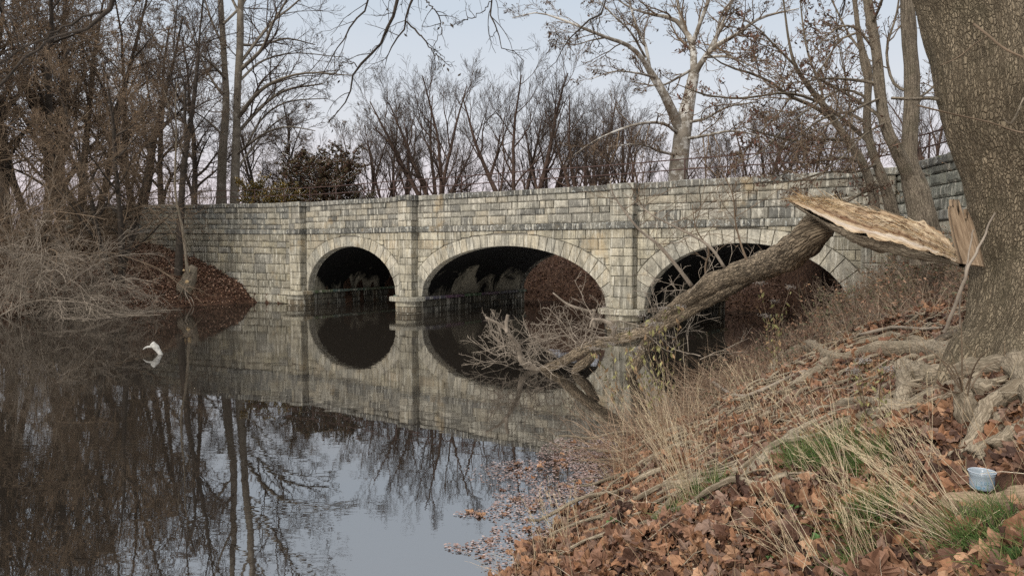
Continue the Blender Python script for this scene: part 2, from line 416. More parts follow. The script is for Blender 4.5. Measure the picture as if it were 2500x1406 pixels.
# ================================================================ stone bridge
BR = empty('stone_bridge', L(10,0,0), 'weathered grey stone bridge with three arches and buttress piers standing in still water', 'bridge')
def pal(zone):
    r = random.random()
    if zone == 'up':
        c = random.choice([(.15,.15,.138),(.20,.195,.175),(.26,.25,.215),(.34,.325,.27),(.40,.38,.32),(.33,.30,.235),(.29,.275,.235),(.37,.34,.27)])
    elif zone == 'low':
        c = random.choice([(.42,.385,.29),(.39,.35,.26),(.36,.33,.25),(.44,.41,.32),(.32,.30,.24),(.40,.345,.25)])
    elif zone == 'wing':
        c = random.choice([(.31,.285,.22),(.35,.32,.245),(.28,.265,.21),(.33,.30,.215),(.26,.25,.215)])
    elif zone == 'wingup':
        c = random.choice([(.20,.20,.185),(.24,.24,.21),(.28,.265,.215),(.25,.235,.19),(.17,.175,.165)])
    elif zone == 'green':
        c = random.choice([(.20,.21,.18),(.26,.265,.225),(.15,.155,.135),(.30,.30,.25),(.18,.19,.165)])
    elif zone == 'ring':
        c = random.choice([(.44,.41,.335),(.40,.375,.305),(.46,.43,.35),(.37,.355,.30),(.42,.38,.29)])
    elif zone == 'cope':
        c = random.choice([(.11,.11,.10),(.15,.145,.13),(.085,.085,.08),(.19,.185,.16)])
    elif zone == 'pier':
        c = random.choice([(.38,.35,.27),(.34,.31,.235),(.29,.275,.225),(.41,.38,.295)])
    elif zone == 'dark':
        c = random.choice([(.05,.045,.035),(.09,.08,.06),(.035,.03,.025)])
    f = random.uniform(.9, 1.1); g = sum(c)/3; f *= .88; return tuple((x*.92+g*.08)*f*w for x, w in zip(c, (1.03,1.0,.955)))
def block(mb, poly, T, col, depth=.06, proud=.012, inset=.014, bulge=.010):
    """poly: outline in (s,z); T(s,o,z) -> world; pillow-faced stone"""
    poly = A(poly, float); c = poly.mean(0); n = len(poly)
    keep = [0]
    d = poly-c; r = np.linalg.norm(d, axis=1, keepdims=True)
    if r.min() < .02: return
    inn = poly - d/np.maximum(r,1e-6)*np.minimum(inset*1.3, r*.5)
    p1 = poly - d/np.maximum(r,1e-6)*.006
    o2 = proud + np.random.default_rng(int(abs(c[0]*977+c[1]*331))).uniform(-.008,.012)
    V = [T(p1[:,0], -depth, p1[:,1]), T(p1[:,0], 0, p1[:,1]), T(inn[:,0], o2, inn[:,1])]
    mid = poly*.5+c*.5
    V.append(T(mid[:,0], o2+bulge, mid[:,1])); V.append(T(A([c[0]]), o2+bulge*1.15, A([c[1]])))
    F = []
    for k in range(3):
        for i in range(n):
            j = (i+1) % n; F.append((k*n+i, k*n+j, (k+1)*n+j, (k+1)*n+i))
    for i in range(n): F.append((3*n+i, 3*n+(i+1)%n, 4*n))
    mb.add(np.concatenate(V), F, col=col)
def courses(z0, z1, h, var=.27):
    n = max(1, round((z1-z0)/h)); w = 1+np.array([random.uniform(-var, var) for _ in range(n)])
    return z0 + (z1-z0)*np.concatenate([[0], np.cumsum(w)/w.sum()])
def wall(mb, T, s0, s1, zs, lmin, lmax, zone, left=None, right=None, shear=0.0, gap=.0045, **kw):
    """courses of random stones between s0 and s1; left(z)/right(z) clip curves"""
    for z0, z1 in zip(zs[:-1], zs[1:]):
        s = s0 - random.uniform(0, lmax*.4)
        while s < s1:
            e = s + random.uniform(lmin, lmax)
            if s1 - e < lmin*.6: e = s1
            zz = np.linspace(z0+gap, z1-gap, 5)
            lo = np.maximum(s+gap, s0+0*zz); hi = np.minimum(e-gap, s1+0*zz)
            if left is not None: lo = np.maximum(lo, left(zz))
            if right is not None: hi = np.minimum(hi, right(zz))
            ok = hi-lo > .03
            if ok.sum() >= 2:
                zz, lo, hi = zz[ok], lo[ok], hi[ok]
                if ok.all() and np.ptp(lo) < 1e-6 and np.ptp(hi) < 1e-6:
                    poly = [(lo[0],zz[0]),((lo[0]+hi[0])/2,zz[0]),(hi[0],zz[0]),(hi[-1],(zz[0]+zz[-1])/2),(hi[-1],zz[-1]),((lo[0]+hi[0])/2,zz[-1]),(lo[-1],zz[-1]),(lo[0],(zz[0]+zz[-1])/2)]
                    poly = [(a+random.uniform(-.006,.006), b+random.uniform(-.006,.006)) for a, b in poly]
                else:
                    poly = list(zip(hi, zz)) + list(zip(lo[::-1], zz[::-1]))
                z_of = pal(zone)
                T2 = (lambda a, o, z: T(a, o, z+shear*np.asarray(a))) if shear else T
                block(mb, poly, T2, z_of, **kw)
            s = e
ARCH = [(2.65, 2.6, 1.85), (10.45, 3.85, 1.85), (18.45, 2.85, 1.92)]; ZS = .6
STR0, STR1, COP0, COP1 = 2.97, 3.17, 4.12, 4.30
def ring_pts(w, h, n):
    th = np.linspace(0, np.pi, 400); p = np.stack([-w*np.cos(th), h*np.sin(th)], 1)
    d = np.concatenate([[0], np.cumsum(np.linalg.norm(np.diff(p,axis=0),axis=1))])
    t = np.interp(np.linspace(0, d[-1], n), d, th)
    ip = np.stack([-w*np.cos(t), h*np.sin(t)], 1)
    nn = nrm(np.stack([-np.cos(t)/w, np.sin(t)/h], 1)); tk = .38+.20*np.abs(np.cos(t))
    return ip, ip+nn*tk[:,None]
def clipf(w, h):
    _, ep = ring_pts(w, h, 400); half = ep[:200]
    z = half[:,1]; o = np.argsort(z)
    def f(zz):
        zz = np.asarray(zz, float)-ZS
        r = np.interp(np.clip(zz, 0, None), z[o], -half[o,0])
        return np.where(zz > half[:,1].max(), 0.0, r)
    return f
CF = [clipf(w, h) for _, w, h in ARCH]
wallmb = MB(); low = courses(0, STR0, .30); up = courses(STR1, COP0, .235)
edges = [-.7]+[a[0] for a in ARCH]+[22.4]
for i in range(4):
    lf = (lambda z, i=i: ARCH[i-1][0]+CF[i-1](z)) if i > 0 else None
    rf = (lambda z, i=i: ARCH[i][0]-CF[i](z)) if i < 3 else None
    wall(wallmb, L, edges[i], edges[i+1], low, .28, 1.05, 'low', lf, rf)
wall(wallmb, L, -.7, 22.4, up, .22, .95, 'up', bulge=.022)
# mortar core behind the stones
core = MB()
def core_sheet(o, flip, cf):
    zg = np.unique(np.concatenate([np.linspace(-1.0, 3.0, 41), [4.2]]))
    for i in range(4):
        lo = np.full(len(zg), edges[i]); hi = np.full(len(zg), edges[i+1])
        if i > 0: lo = ARCH[i-1][0]+cf(i-1, zg)
        if i < 3: hi = ARCH[i][0]-cf(i, zg)
        V = np.concatenate([L(lo, o, zg), L(hi, o, zg)]); n = len(zg)
        core.add(V, [(k, n+k, n+k+1, k+1) for k in range(n-1)], col=(.2,.19,.16))
def icut(i, z, pad=0.0):
    w, h = ARCH[i][1]+pad, ARCH[i][2]+pad; t = np.clip((z-ZS)/h, 0, 1); return np.where(z-ZS > h, 0.0, w*np.sqrt(1-t*t))
core_sheet(-.045, False, lambda i, z: icut(i, z, .12)); core_sheet(-6.4, True, lambda i, z: icut(i, z))
for a0, o0 in ((-.7,-.045), (22.4,-.045)):
    core.add(L(A([a0]*4), A([-.045,-6.4,-6.4,-.045]), A([-1,-1,4.2,4.2])), [(0,1,2,3)], col=(.2,.19,.16))
for o0, o1, z in ((-.045,-.5,4.2), (-5.9,-6.4,4.2)):
    core.add(L(A([-.7,22.4,22.4,-.7]), A([o0,o0,o1,o1]), A([z]*4)), [(0,1,2,3)])
    oi = o1 if o0 > -1 else o0
    core.add(L(A([-.7,22.4,22.4,-.7]), A([oi]*4), A([3.4,3.4,z,z])), [(0,1,2,3)])
core.build('wall_core', MAT['mortar'], BR, False)
wallmb.build('spandrel_wall', MAT['stone'], BR, False)
deck = MB(); deck.add(L(A([-.7,22.4,22.4,-.7]), A([-.5,-.5,-5.9,-5.9]), A([3.42]*4)), [(0,1,2,3)]); deck.build('road_deck', MAT['soil'], BR, False)
for (xc, w, h), nv in zip(ARCH, (21, 31, 23)):
    r = MB(); ip, ep = ring_pts(w, h, nv+1)
    for side, T in ((0, L), (1, lambda a, o, z: L(a, -6.4-np.asarray(o), z))):
        r = MB()
        for k in range(nv):
            q = [ip[k], ep[k], ep[k+1], ip[k+1]]; q = [(p[0]+xc, p[1]+ZS) for p in q]
            c = A(q).mean(0)
            q = [(c[0]+(p[0]-c[0])*.985, c[1]+(p[1]-c[1])*.992) for p in q]
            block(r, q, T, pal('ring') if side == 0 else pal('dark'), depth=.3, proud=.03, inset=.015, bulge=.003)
        r.build('arch_ring', MAT['stone'], BR, False)
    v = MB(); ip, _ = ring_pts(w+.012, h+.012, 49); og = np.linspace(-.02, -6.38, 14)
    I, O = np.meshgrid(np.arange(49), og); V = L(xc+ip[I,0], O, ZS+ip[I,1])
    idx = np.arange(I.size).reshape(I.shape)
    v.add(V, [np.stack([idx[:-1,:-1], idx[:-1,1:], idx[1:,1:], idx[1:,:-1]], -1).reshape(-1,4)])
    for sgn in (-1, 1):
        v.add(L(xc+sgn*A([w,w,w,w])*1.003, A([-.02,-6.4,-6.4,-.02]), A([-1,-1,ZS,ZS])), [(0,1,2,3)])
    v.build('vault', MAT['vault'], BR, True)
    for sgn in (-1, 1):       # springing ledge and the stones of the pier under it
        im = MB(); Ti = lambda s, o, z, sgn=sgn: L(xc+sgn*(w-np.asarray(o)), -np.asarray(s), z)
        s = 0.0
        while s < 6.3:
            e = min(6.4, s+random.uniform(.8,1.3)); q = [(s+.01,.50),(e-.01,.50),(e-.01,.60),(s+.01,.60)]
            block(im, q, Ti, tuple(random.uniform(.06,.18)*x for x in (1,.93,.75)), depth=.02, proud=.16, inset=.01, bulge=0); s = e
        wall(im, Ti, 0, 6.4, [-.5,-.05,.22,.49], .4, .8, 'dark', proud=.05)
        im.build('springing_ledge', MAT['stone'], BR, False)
# ---- buttress piers
PIERS = [(-.72,-.02), (5.76,6.42), (14.62,15.36), (21.52,22.22)]; PRO = .36
for i, (a0, a1) in enumerate(PIERS):
    p = MB(); zs = courses(.6, STR0, .31); zu = courses(STR1, COP0, .24)
    p.add(L(A([a0,a1,a1,a0]*2)+A([.03,-.03,-.03,.03]*2), A([-.05,-.05,PRO-.03,PRO-.03]*2), A([-1]*4+[4.15]*4)), [(0,1,2,3),(4,5,6,7),(0,1,5,4),(1,2,6,5),(2,3,7,6),(3,0,4,7)], col=(.16,.15,.12))
    for zz, zone in ((zs, 'pier'), (zu, 'up')):
        wall(p, lambda s, o, z: L(s, PRO+np.asarray(o), z), a0, a1, zz, .25, .8, zone, proud=.006, bulge=.006)
        wall(p, lambda s, o, z: L(a1+np.asarray(o), s, z), 0, PRO, zz, .5, .9, zone, proud=.004, bulge=.004)
        wall(p, lambda s, o, z: L(a0-np.asarray(o), s, z), 0, PRO, zz, .5, .9, zone, proud=.004, bulge=.004)
    po = p.build('buttress', MAT['stone'], BR, False)
    b = MB()
    for z0, z1, ex in ((-1,.02,.16), (.04,.24,.12), (.255,.45,.16), (.45,.60,.32)):
        aa0, aa1, oo = a0-ex, a1+ex, PRO+ex+.10
        ch = .30; plan = A([(aa0,-.02),(aa0,oo-ch),(aa0+ch*.45,oo-ch*.4),(aa0+ch,oo),(aa1-ch,oo),(aa1-ch*.45,oo-ch*.4),(aa1,oo-ch),(aa1,-.02)])
        n = len(plan); rows = [(z0+.0,-.0),(z0+.012,.012),(z1-.02,.012),(z1,0)]
        cen = plan.mean(0); V = []
        for z, g in rows:
            q = plan+nrm(plan-cen)*g; V.append(L(q[:,0], q[:,1], z+0*q[:,0]))
        F = [(k*n+j, k*n+j+1, (k+1)*n+j+1, (k+1)*n+j) for k in range(3) for j in range(n-1)]+[tuple(range(3*n, 4*n)), tuple(range(n))]
        b.add(np.concatenate(V), F, col=pal('pier') if z0 > .1 else (.16,.13,.09))
    b.build('pier_base', MAT['stone'], BR, False)
# ---- string course and coping, following wall and piers
def band(name, zone, z0, z1, proud, mat, lmin, lmax, wavy=.006, inner=-.05):
    m = MB()
    segs = []
    cur = -.7
    path = []
    for a0, a1 in PIERS:
        path += [('f', cur if cur > -.7 else None, a0, 0), ('f', a0-proud, a1+proud, PRO)]
        cur = a1
    runs = [(PIERS[k][1]+proud, PIERS[k+1][0]-proud, 0) for k in range(3)]+[(a0-proud, a1+proud, PRO) for a0, a1 in PIERS]
    for s0, s1, off in runs:
        s = s0
        while s < s1-.01:
            e = s+random.uniform(lmin, lmax)
            if s1-e < lmin*.6: e = s1
            dz = random.uniform(-wavy, wavy); zz0, zz1 = z0+dz*.3, z1+dz; g = .006; do = random.uniform(-.008,.012)
            O0, O1 = inner, off+proud+do
            q = [(s+g,O0,zz0),(e-g,O0,zz0),(e-g,O1-.02,zz0),(s+g,O1-.02,zz0),(s+g,O1,zz0+.025),(e-g,O1,zz0+.025),(e-g,O1,zz1-.02),(s+g,O1,zz1-.02),(s+g,O1-.03,zz1),(e-g,O1-.03,zz1),(e-g,O0,zz1),(s+g,O0,zz1)]
            q = A(q); V = L(q[:,0], q[:,1], q[:,2])
            F = [(0,1,2,3),(3,2,5,4),(4,5,6,7),(7,6,9,8),(8,9,10,11),(11,10,1,0),(0,3,4,7,8,11),(1,10,9,6,5,2)]
            m.add(V, F, col=pal(zone)); s = e
    return m
band('string_course','cope',STR0,STR1,.09,None,.7,1.3).build('string_course', MAT['coping'], BR, False)
band('coping','cope',COP0,COP1,.08,None,.8,1.5,.014,-.52).build('coping', MAT['coping'], BR, False)
# ---- wing walls
def wing(base, u, nout, length, shear, zl, zu, s_gap=0.0, zmin=-.6):
    T = lambda s, o, z: np.stack(np.broadcast_arrays(base[0]+np.asarray(s)*u[0]+np.asarray(o)*nout[0], base[1]+np.asarray(s)*u[1]+np.asarray(o)*nout[1], z+shear*np.asarray(s)), -1)
    m = MB(); wall(m, T, 0, length, courses(0, STR0, .33), .5, 1.1, zl, bulge=.03); wall(m, T, 0, length, courses(STR1, COP0, .24), .4, 1.1, zu, bulge=.03)
    wall(m, T, 0, length, [-.6, 0], .6, 1.2, 'dark')
    m.add(T(A([0,length,length,0]), A([-.045]*4), A([-1,-1,4.15,4.15])), [(0,1,2,3)], col=(.14,.13,.1))
    m.add(T(A([0,length,length,0]), A([-.5]*4), A([-1,-1,4.15,4.15])), [(0,1,2,3)], col=(.14,.13,.1))
    m.add(T(A([0,length,length,0]), A([-.045,-.045,-.5,-.5]), A([4.14]*4)), [(0,1,2,3)], col=(.14,.13,.1))
    m.build('wing_wall', MAT['stone'], BR, False)
    for z0, z1, pr, inn, nm in ((STR0,STR1,.09,-.05,'string_course'), (COP0,COP1,.08,-.52,'coping')):
        b = MB(); s = 0.0
        while s < length:
            e = min(length, s+random.uniform(.8,1.5)); g = .006; dz = random.uniform(-.012,.012); O1 = pr+random.uniform(-.01,.015)
            q = A([(s+g,inn,z0),(e-g,inn,z0),(e-g,O1-.02,z0),(s+g,O1-.02,z0),(s+g,O1,z0+.025),(e-g,O1,z0+.025),(e-g,O1,z1-.02+dz),(s+g,O1,z1-.02+dz),(s+g,O1-.03,z1+dz),(e-g,O1-.03,z1+dz),(e-g,inn,z1+dz),(s+g,inn,z1+dz)])
            b.add(T(q[:,0],q[:,1],q[:,2]), [(0,1,2,3),(3,2,5,4),(4,5,6,7),(7,6,9,8),(8,9,10,11),(11,10,1,0),(0,3,4,7,8,11),(1,10,9,6,5,2)], col=pal('cope') if nm=='coping' else pal('wingup')); s = e
        b.build(nm, MAT['coping'] if nm=='coping' else MAT['stone'], BR, False)
    return T
TL = wing(WL0, WLU, WLN, 15.0, .013, 'wing', 'wingup'); TR = wing(WR0, WRU, WRN, 9.0, 0.0, 'low', 'green')

# ---- pipe railing on the coping
RL = empty('pipe_railing', L(10,-.25,COP1), 'thin rusty two rail pipe railing along the top of the stone bridge parapet', 'railing')
path = [TL(s, -.25, COP1) for s in np.arange(14.3, .2, -1.68)] + [L(s, -.25, COP1) for s in np.arange(-.1, 22.2, 1.68)] + [TR(s, -.25, COP1) for s in np.arange(1.2, 8.9, 1.68)]
path = A(path)
for hz in (.62, .33):
    r = MB(); q = path.copy(); q[:,2] += hz + .012*np.sin(np.arange(len(q))*1.7)
    tubes(r, q, np.full(len(q), .019), 6); r.build('rail', MAT['rust'], RL)
for k, p in enumerate(path):
    r = MB(); tubes(r, A([p-A([0,0,.03]), p+A([random.uniform(-.02,.02),0,.64])]), A([.021,.021]), 6, cap=True)
    if k % 3 == 1:
        d = NB*.38; tubes(r, A([p+A([d[0],d[1],-.02]), p+A([0,0,.42])]), A([.013,.013]), 5)
    r.build('post', MAT['rust'], RL)
# ================================================================ tree growing
def rotdir(D, ang, az, r):
    """tilt directions D (n,3) by ang around random azimuth az"""
    ref = np.where(np.abs(D[:,2:3]) < .9, A([[0,0,1.]]), A([[1.,0,0]]))
    N = nrm(np.cross(D, ref)); B = np.cross(D, N)
    return nrm(D*np.cos(ang)[:,None] + (N*np.cos(az)[:,None]+B*np.sin(az)[:,None])*np.sin(ang)[:,None])
def grow(P, D, Ln, R0, k, wig, up, r, tip=.25, tipmin=.0):
    n = len(P); pts = [P]; d = D.copy(); p = P.copy()
    upv = A([0,0,1.])
    for i in range(k):
        d = nrm(d + r.normal(0, wig, (n,3)) + up*upv)
        p = p + d*(Ln/k)[:,None]; pts.append(p)
    pts = np.stack(pts, 1); t = np.linspace(0,1,k+1)
    R = R0[:,None]*(1-(1-tip)*t[None,:])
    return pts, np.maximum(R, tipmin)
def sprout(P, R, Ln, m, t0, amin, amax, lr, rr, r, t1=1.0, keep_shape=True):
    """m children on each parent"""
    n, k, _ = P.shape
    t = t0 + (t1-t0)*(np.arange(m)[None,:]+r.uniform(0,1,(n,m)))/m; t = np.clip(t, 0, .999)
    f = t*(k-1); i = f.astype(int); w = (f-i)[...,None]
    ar = np.arange(n)[:,None]
    p = P[ar,i]*(1-w)+P[ar,i+1]*w; d = nrm(P[ar,i+1]-P[ar,i])
    rad = R[ar,i]*(1-w[...,0])+R[ar,i+1]*w[...,0]
    ang = r.uniform(amin, amax, (n,m)); az = r.uniform(0, 2*np.pi, (n,m))
    D = rotdir(d.reshape(-1,3), ang.ravel(), az.ravel(), r)
    L_ = (Ln[:,None]*lr*(1.15-.65*t)*r.uniform(.65,1.25,(n,m))).ravel()
    Rc = np.minimum(rad*rr, rad*.9).ravel()*r.uniform(.8,1.1,n*m)
    return p.reshape(-1,3), D, L_, Rc
def plen(P): return np.linalg.norm(np.diff(P,axis=1),axis=2).sum(1)
def leaves_on(mb, P, n, r, size, cols, hang=.6):
    """n small withered leaves / seed keys on random points of branches P"""
    i = r.integers(0, P.shape[0], n); j = r.integers(1, P.shape[1], n)
    c = P[i,j]+r.normal(0,.03,(n,3)); c[:,2] -= size*.5
    a = nrm(r.normal(0,1,(n,3))*A([1,1,.4])+A([0,0,-hang*1.6])); b = nrm(np.cross(a, r.normal(0,1,(n,3))))
    s = size*r.uniform(.6,1.4,(n,1)); w = s*.38
    cc = np.cross(a,b)*s*.18
    V = np.stack([c-a*s, c+b*w+cc, c+a*s, c-b*w+cc], 1)
    idx = np.arange(n)[:,None]*4
    F = [np.concatenate([idx, idx+1, idx+3], 1), np.concatenate([idx+1, idx+2, idx+3], 1)]
    cols = A(cols); cl = cols[r.integers(0, len(cols), n)]*r.uniform(.7,1.3,(n,1))
    mb.add(V.reshape(-1,3), F, col=np.repeat(cl, 4, 0))
def crown(root, P1, R1, r, m2=7, m3=6, m4=5, m5=0, up=(.03,.05,.05), wig=(.14,.16,.2), ang=(.5,1.0), lr=(.5,.5,.5), tip=.006, rr=.55,
          limb='bark_dark', twig='twig_dark', seeds=0, seedsize=.035, seedcol=None, t0=.25, Lmul=None, sidetip=.3, minr=.0):
    """limbs P1 are given; grow three or four orders of branches and twigs on them"""
    L1 = plen(P1)
    if Lmul is not None: L1 = L1*Lmul
    p,d,l,q = sprout(P1, R1, L1, m2, t0, ang[0], ang[1], lr[0], rr, r)
    P2,R2 = grow(p,d,l,q,6,wig[0],up[0],r,sidetip,tip)
    p,d,l,q = sprout(P2, R2, l, m3, .15, ang[0], ang[1], lr[1], .6, r)
    P3,R3 = grow(p,d,l,np.maximum(q,tip*1.3),5,wig[1],up[1],r,.4,tip)
    p,d,l,q = sprout(P3, R3, l, m4, .1, ang[0]*.8, ang[1]*.9, lr[2], .7, r)
    P4,R4 = grow(p,d,l,np.maximum(q,tip),4,wig[2],up[2],r,.6,tip*.75)
    mb = MB(); tubes(mb, P2, R2, 5); tubes(mb, P3, R3, 4); tubes(mb, P4, R4, 3)
    Pl = P4
    if m5:
        p,d,l,q = sprout(P4, R4, l, m5, .1, ang[0]*.8, ang[1]*.9, .6, .8, r)
        P5,R5 = grow(p,d,l,np.maximum(q,tip*.8),3,wig[2],up[2],r,.7,tip*.6); tubes(mb, P5, R5, 3); Pl = P5
    mb.build('crown', MAT[twig], root)
    if seeds:
        mb = MB(); leaves_on(mb, Pl, seeds, r, seedsize, seedcol or [(.14,.085,.045),(.19,.125,.07),(.09,.055,.035)]); mb.build('withered_leaves', MAT['leaf'], root, False)
    return Pl
def pxl(pts, jit=0.0, r=None):
    """list of (x, y, D, width_px) -> (P,R)"""
    out = []
    for i, (x,y,D,w) in enumerate(pts):
        p = px(x,y,D); out.append([*p, w*.5*D/FPX])
    return A(out)
def limbset(lines, k=14):
    Q = np.stack([spline(pxl(l), k) for l in lines]); return Q[...,:3], np.maximum(Q[...,3], .004)

def each(name, P, R, s, mat, root):
    for i in range(len(P)):
        m = MB(); tubes(m, P[i:i+1], R[i:i+1], s, rough=.1, roughf=1.6, seam=True); m.build(name, mat, root)
# ---- generic trees (own a mesh set, later copied)
def generic_tree(name, seed, H, r0, nlimb, spread, label, cat, group=None, stems=1, mats=('bark_dark','bark_dark','twig_dark'), tip=.007, m=(7,6,5), up=.05,
                 seeds=0, seedcol=None, seedsize=.035, first=.25, loc=(0,0,0), stemspread=.35, m5=0, lr=(.5,.5,.5), wig=.05, ang=(.45,.95), scols=None):
    r = np.random.default_rng(seed)
    root = empty(name, (0,0,0), label, cat, group)
    P = r.normal(0, .12*(stems>1), (stems,3)); P[:,2] = -.3
    az = np.arange(stems)*2*np.pi/stems + r.uniform(0,1.5)
    tl = stemspread*r.uniform(.5,1.2,stems) if stems > 1 else np.full(1,.03)
    D = np.stack([np.cos(az)*np.sin(tl), np.sin(az)*np.sin(tl), np.cos(tl)], 1)
    Ls = H*r.uniform(.75,1.0,stems)
    P1,R1 = grow(P, D, Ls, np.full(stems, r0)*r.uniform(.7,1,stems), 12, wig, .02, r, .18)
    R1[:,0] *= 1.3
    each('trunk', P1, R1, 9, MAT[mats[0]], root)
    p,d,l,q = sprout(P1, R1, Ls, nlimb, first, .45, .95, spread, .6, r)
    l = np.maximum(l, H*.12)
    P2,R2 = grow(p,d,l,q,8,.10,up,r,.22,tip)
    each('limb', P2, R2, 6, MAT[mats[1]], root)
    crown(root, P2, R2, r, m[0], m[1], m[2], m5, up=(up*.8,up*.8,up), tip=tip, limb=mats[1], twig=mats[2], seeds=seeds, seedcol=seedcol, seedsize=seedsize, lr=lr, ang=ang)
    root.location = loc
    return root
def ground_at(x, y): return float(gz(A([x]), A([y]))[0])
def at(xpx, D, z=None):
    x = (xpx-1250)/FPX*D; return (x, D, (ground_at(x, D) if z is None else z)-.05)

# ---------------------------------------------------------------- twin pale trunks behind the left wing wall
r = np.random.default_rng(21)
D = 42
t = empty('sycamore_tree', at(560,D), 'tall twin trunked sycamore with mottled bark rising just behind the left wing wall', 'tree')
lines = [[(537,575,D,28),(539,490,D,24),(543,380,D,20),(552,250,D,17),(547,140,D+.5,14),(541,40,D+1,13),(530,-120,D+1,9),(520,-300,D+1,4)],
         [(570,575,D-1,26),(572,490,D-1,22),(577,350,D-1,19),(580,220,D-1,17),(586,110,D-1,17),(588,0,D-1,14),(602,-150,D-1,8),(620,-320,D-1,3)]]
P,R = limbset(lines, 24); each('trunk', P, R, 14, MAT['bark_twin'], t)
lines = [[(580,290,D-1,11),(632,225,D-2,9),(690,192,D-3,7),(760,178,D-3,5),(860,185,D-3,2)], [(576,330,D-1,9),(640,260,D,8),(700,220,D+1,6),(790,205,D+2,3)],
 [(588,170,D-1,10),(640,120,D-1.5,8),(665,60,D-2,6),(700,0,D-2,4),(740,-80,D-2,2)], [(590,150,D-1,8),(660,60,D,6),(720,10,D+1,4),(790,-60,D+1,2)],
 [(586,110,D-1,7),(640,110,D+1,6),(700,95,D+2,4),(770,110,D+3,2)], [(549,190,D,8),(510,150,D-1,6),(470,120,D-2,4),(430,90,D-2,2)],
 [(552,240,D,8),(520,200,D+1,6),(490,140,D+2,4),(450,40,D+2,2)], [(549,120,D,7),(520,60,D,5),(500,0,D,4),(470,-90,D,2)],
 [(575,380,D-1,7),(640,330,D-2,5),(700,310,D-3,4),(770,320,D-3,2)], [(572,420,D-1,7),(610,370,D+1,5),(660,310,D+2,4),(720,270,D+2,2)],
 [(600,360,D-1,6),(640,290,D,5),(700,250,D,4),(800,240,D+1,2)], [(588,40,D-1,8),(560,-20,D-1,6),(540,-120,D,4),(500,-220,D,2)],
 [(590,0,D-1,8),(650,-60,D-1,6),(720,-130,D-1,4),(800,-160,D-1,2)], [(545,330,D,6),(500,290,D,4),(460,270,D-1,3),(410,280,D-2,2)],
 [(545,60,D,7),(600,0,D+2,5),(640,-90,D+3,4),(680,-180,D+3,2)], [(582,200,D-1,7),(640,150,D+2,5),(720,130,D+3,3),(830,140,D+4,2)]]
P,R = limbset(lines); each('limb', P, R, 7, MAT['bark_twin'], t)
crown(t, P, R, r, 9, 6, 5, 0, lr=(.42,.5,.55), tip=.008, limb='bark_twin', twig='twig_dark', t0=.12, seeds=500, seedsize=.06, up=(.02,.03,.0))

# ---------------------------------------------------------------- white sycamore behind the bridge
D = 33
t = empty('sycamore_tree', at(1660,D), 'big white barked sycamore with forking pale limbs behind the right arch parapet', 'tree')
lines = [[(1655,520,D,50),(1656,430,D,45),(1664,350,D,42),(1672,290,D,38),(1682,240,D,30),(1694,180,D,26)],
         [(1660,320,D,24),(1640,270,D-.5,24),(1618,225,D-1,21),(1590,180,D-1,17),(1565,140,D-1.5,12),(1530,110,D-2,10),(1480,92,D-2.5,8),(1420,68,D-3,7),(1370,48,D-3,5),(1310,32,D-3,3),(1250,45,D-3,2)]]
P,R = limbset(lines, 22); each('trunk', P, R, 14, MAT['bark_syc'], t)
lines = [[(1694,180,D,22),(1690,110,D+.5,18),(1668,70,D+1,15),(1640,45,D+1,12),(1600,38,D+1,9),(1540,20,D+1,5),(1480,-20,D+1,3)],
 [(1694,185,D,20),(1715,150,D-.5,17),(1745,115,D-1,15),(1798,85,D-2,11),(1850,48,D-3,8),(1900,32,D-3,6),(1950,22,D-3,3)],
 [(1690,110,D,14),(1708,60,D-.5,12),(1730,0,D-1,10),(1750,-80,D-1,6),(1770,-200,D-1,2)], [(1708,160,D,14),(1745,100,D+1,12),(1770,40,D+1.5,10),(1800,-30,D+2,7),(1850,-140,D+2,2)],
 [(1668,70,D+1,10),(1655,10,D+1,8),(1648,-60,D+1,6),(1640,-180,D+1,2)], [(1588,178,D-1,10),(1575,110,D-1,9),(1552,60,D-1,7),(1535,0,D-1,5),(1500,-100,D-1,2)],
 [(1575,140,D-1,8),(1540,80,D-3,6),(1500,40,D-4,4),(1460,0,D-4,3),(1400,-60,D-4,2)], [(1660,330,D,12),(1620,302,D-1,9),(1560,303,D-2,8),(1500,322,D-2.5,6),(1450,345,D-3,3),(1400,380,D-3,2)],
 [(1672,300,D,10),(1720,290,D-1,8),(1780,260,D-2,6),(1850,250,D-2,3)], [(1690,170,D,9),(1655,190,D+1,7),(1610,210,D+2,5),(1540,200,D+2,2)],
 [(1600,190,D-1,8),(1560,180,D-3,6),(1500,175,D-4,4),(1440,195,D-4,2)], [(1720,140,D-1,9),(1780,140,D-2,7),(1850,170,D-3,4),(1910,210,D-3,2)],
 [(1672,340,D,10),(1730,330,D-2,8),(1790,320,D-3,6),(1860,335,D-3,3),(1920,360,D-3,2)], [(1745,115,D,10),(1760,40,D,7),(1790,0,D,5),(1860,-60,D,2)],
 [(1565,140,D-1.5,9),(1530,110,D-2,7.5),(1480,92,D-2.5,6),(1420,68,D-3,5),(1370,48,D-3,4),(1310,32,D-3,2.4),(1250,45,D-3,1.5)], [(1656,380,D,9),(1610,370,D-1,7),(1560,352,D-2,5),(1480,360,D-2,2)], [(1480,92,D-2.5,6),(1440,100,D-2.5,4),(1400,110,D-2.5,3),(1340,100,D-2.5,2)]]
P,R = limbset(lines); R = R*.85; each('limb', P, R, 7, MAT['bark_syc'], t)
crown(t, P, R, r, 10, 6, 5, 0, lr=(.34,.5,.55), tip=.006, limb='bark_syc', twig='twig_brown', t0=.15, seeds=3200, seedsize=.06, seedcol=[(.05,.035,.025),(.10,.06,.035),(.03,.022,.018)], up=(.02,.03,.03))

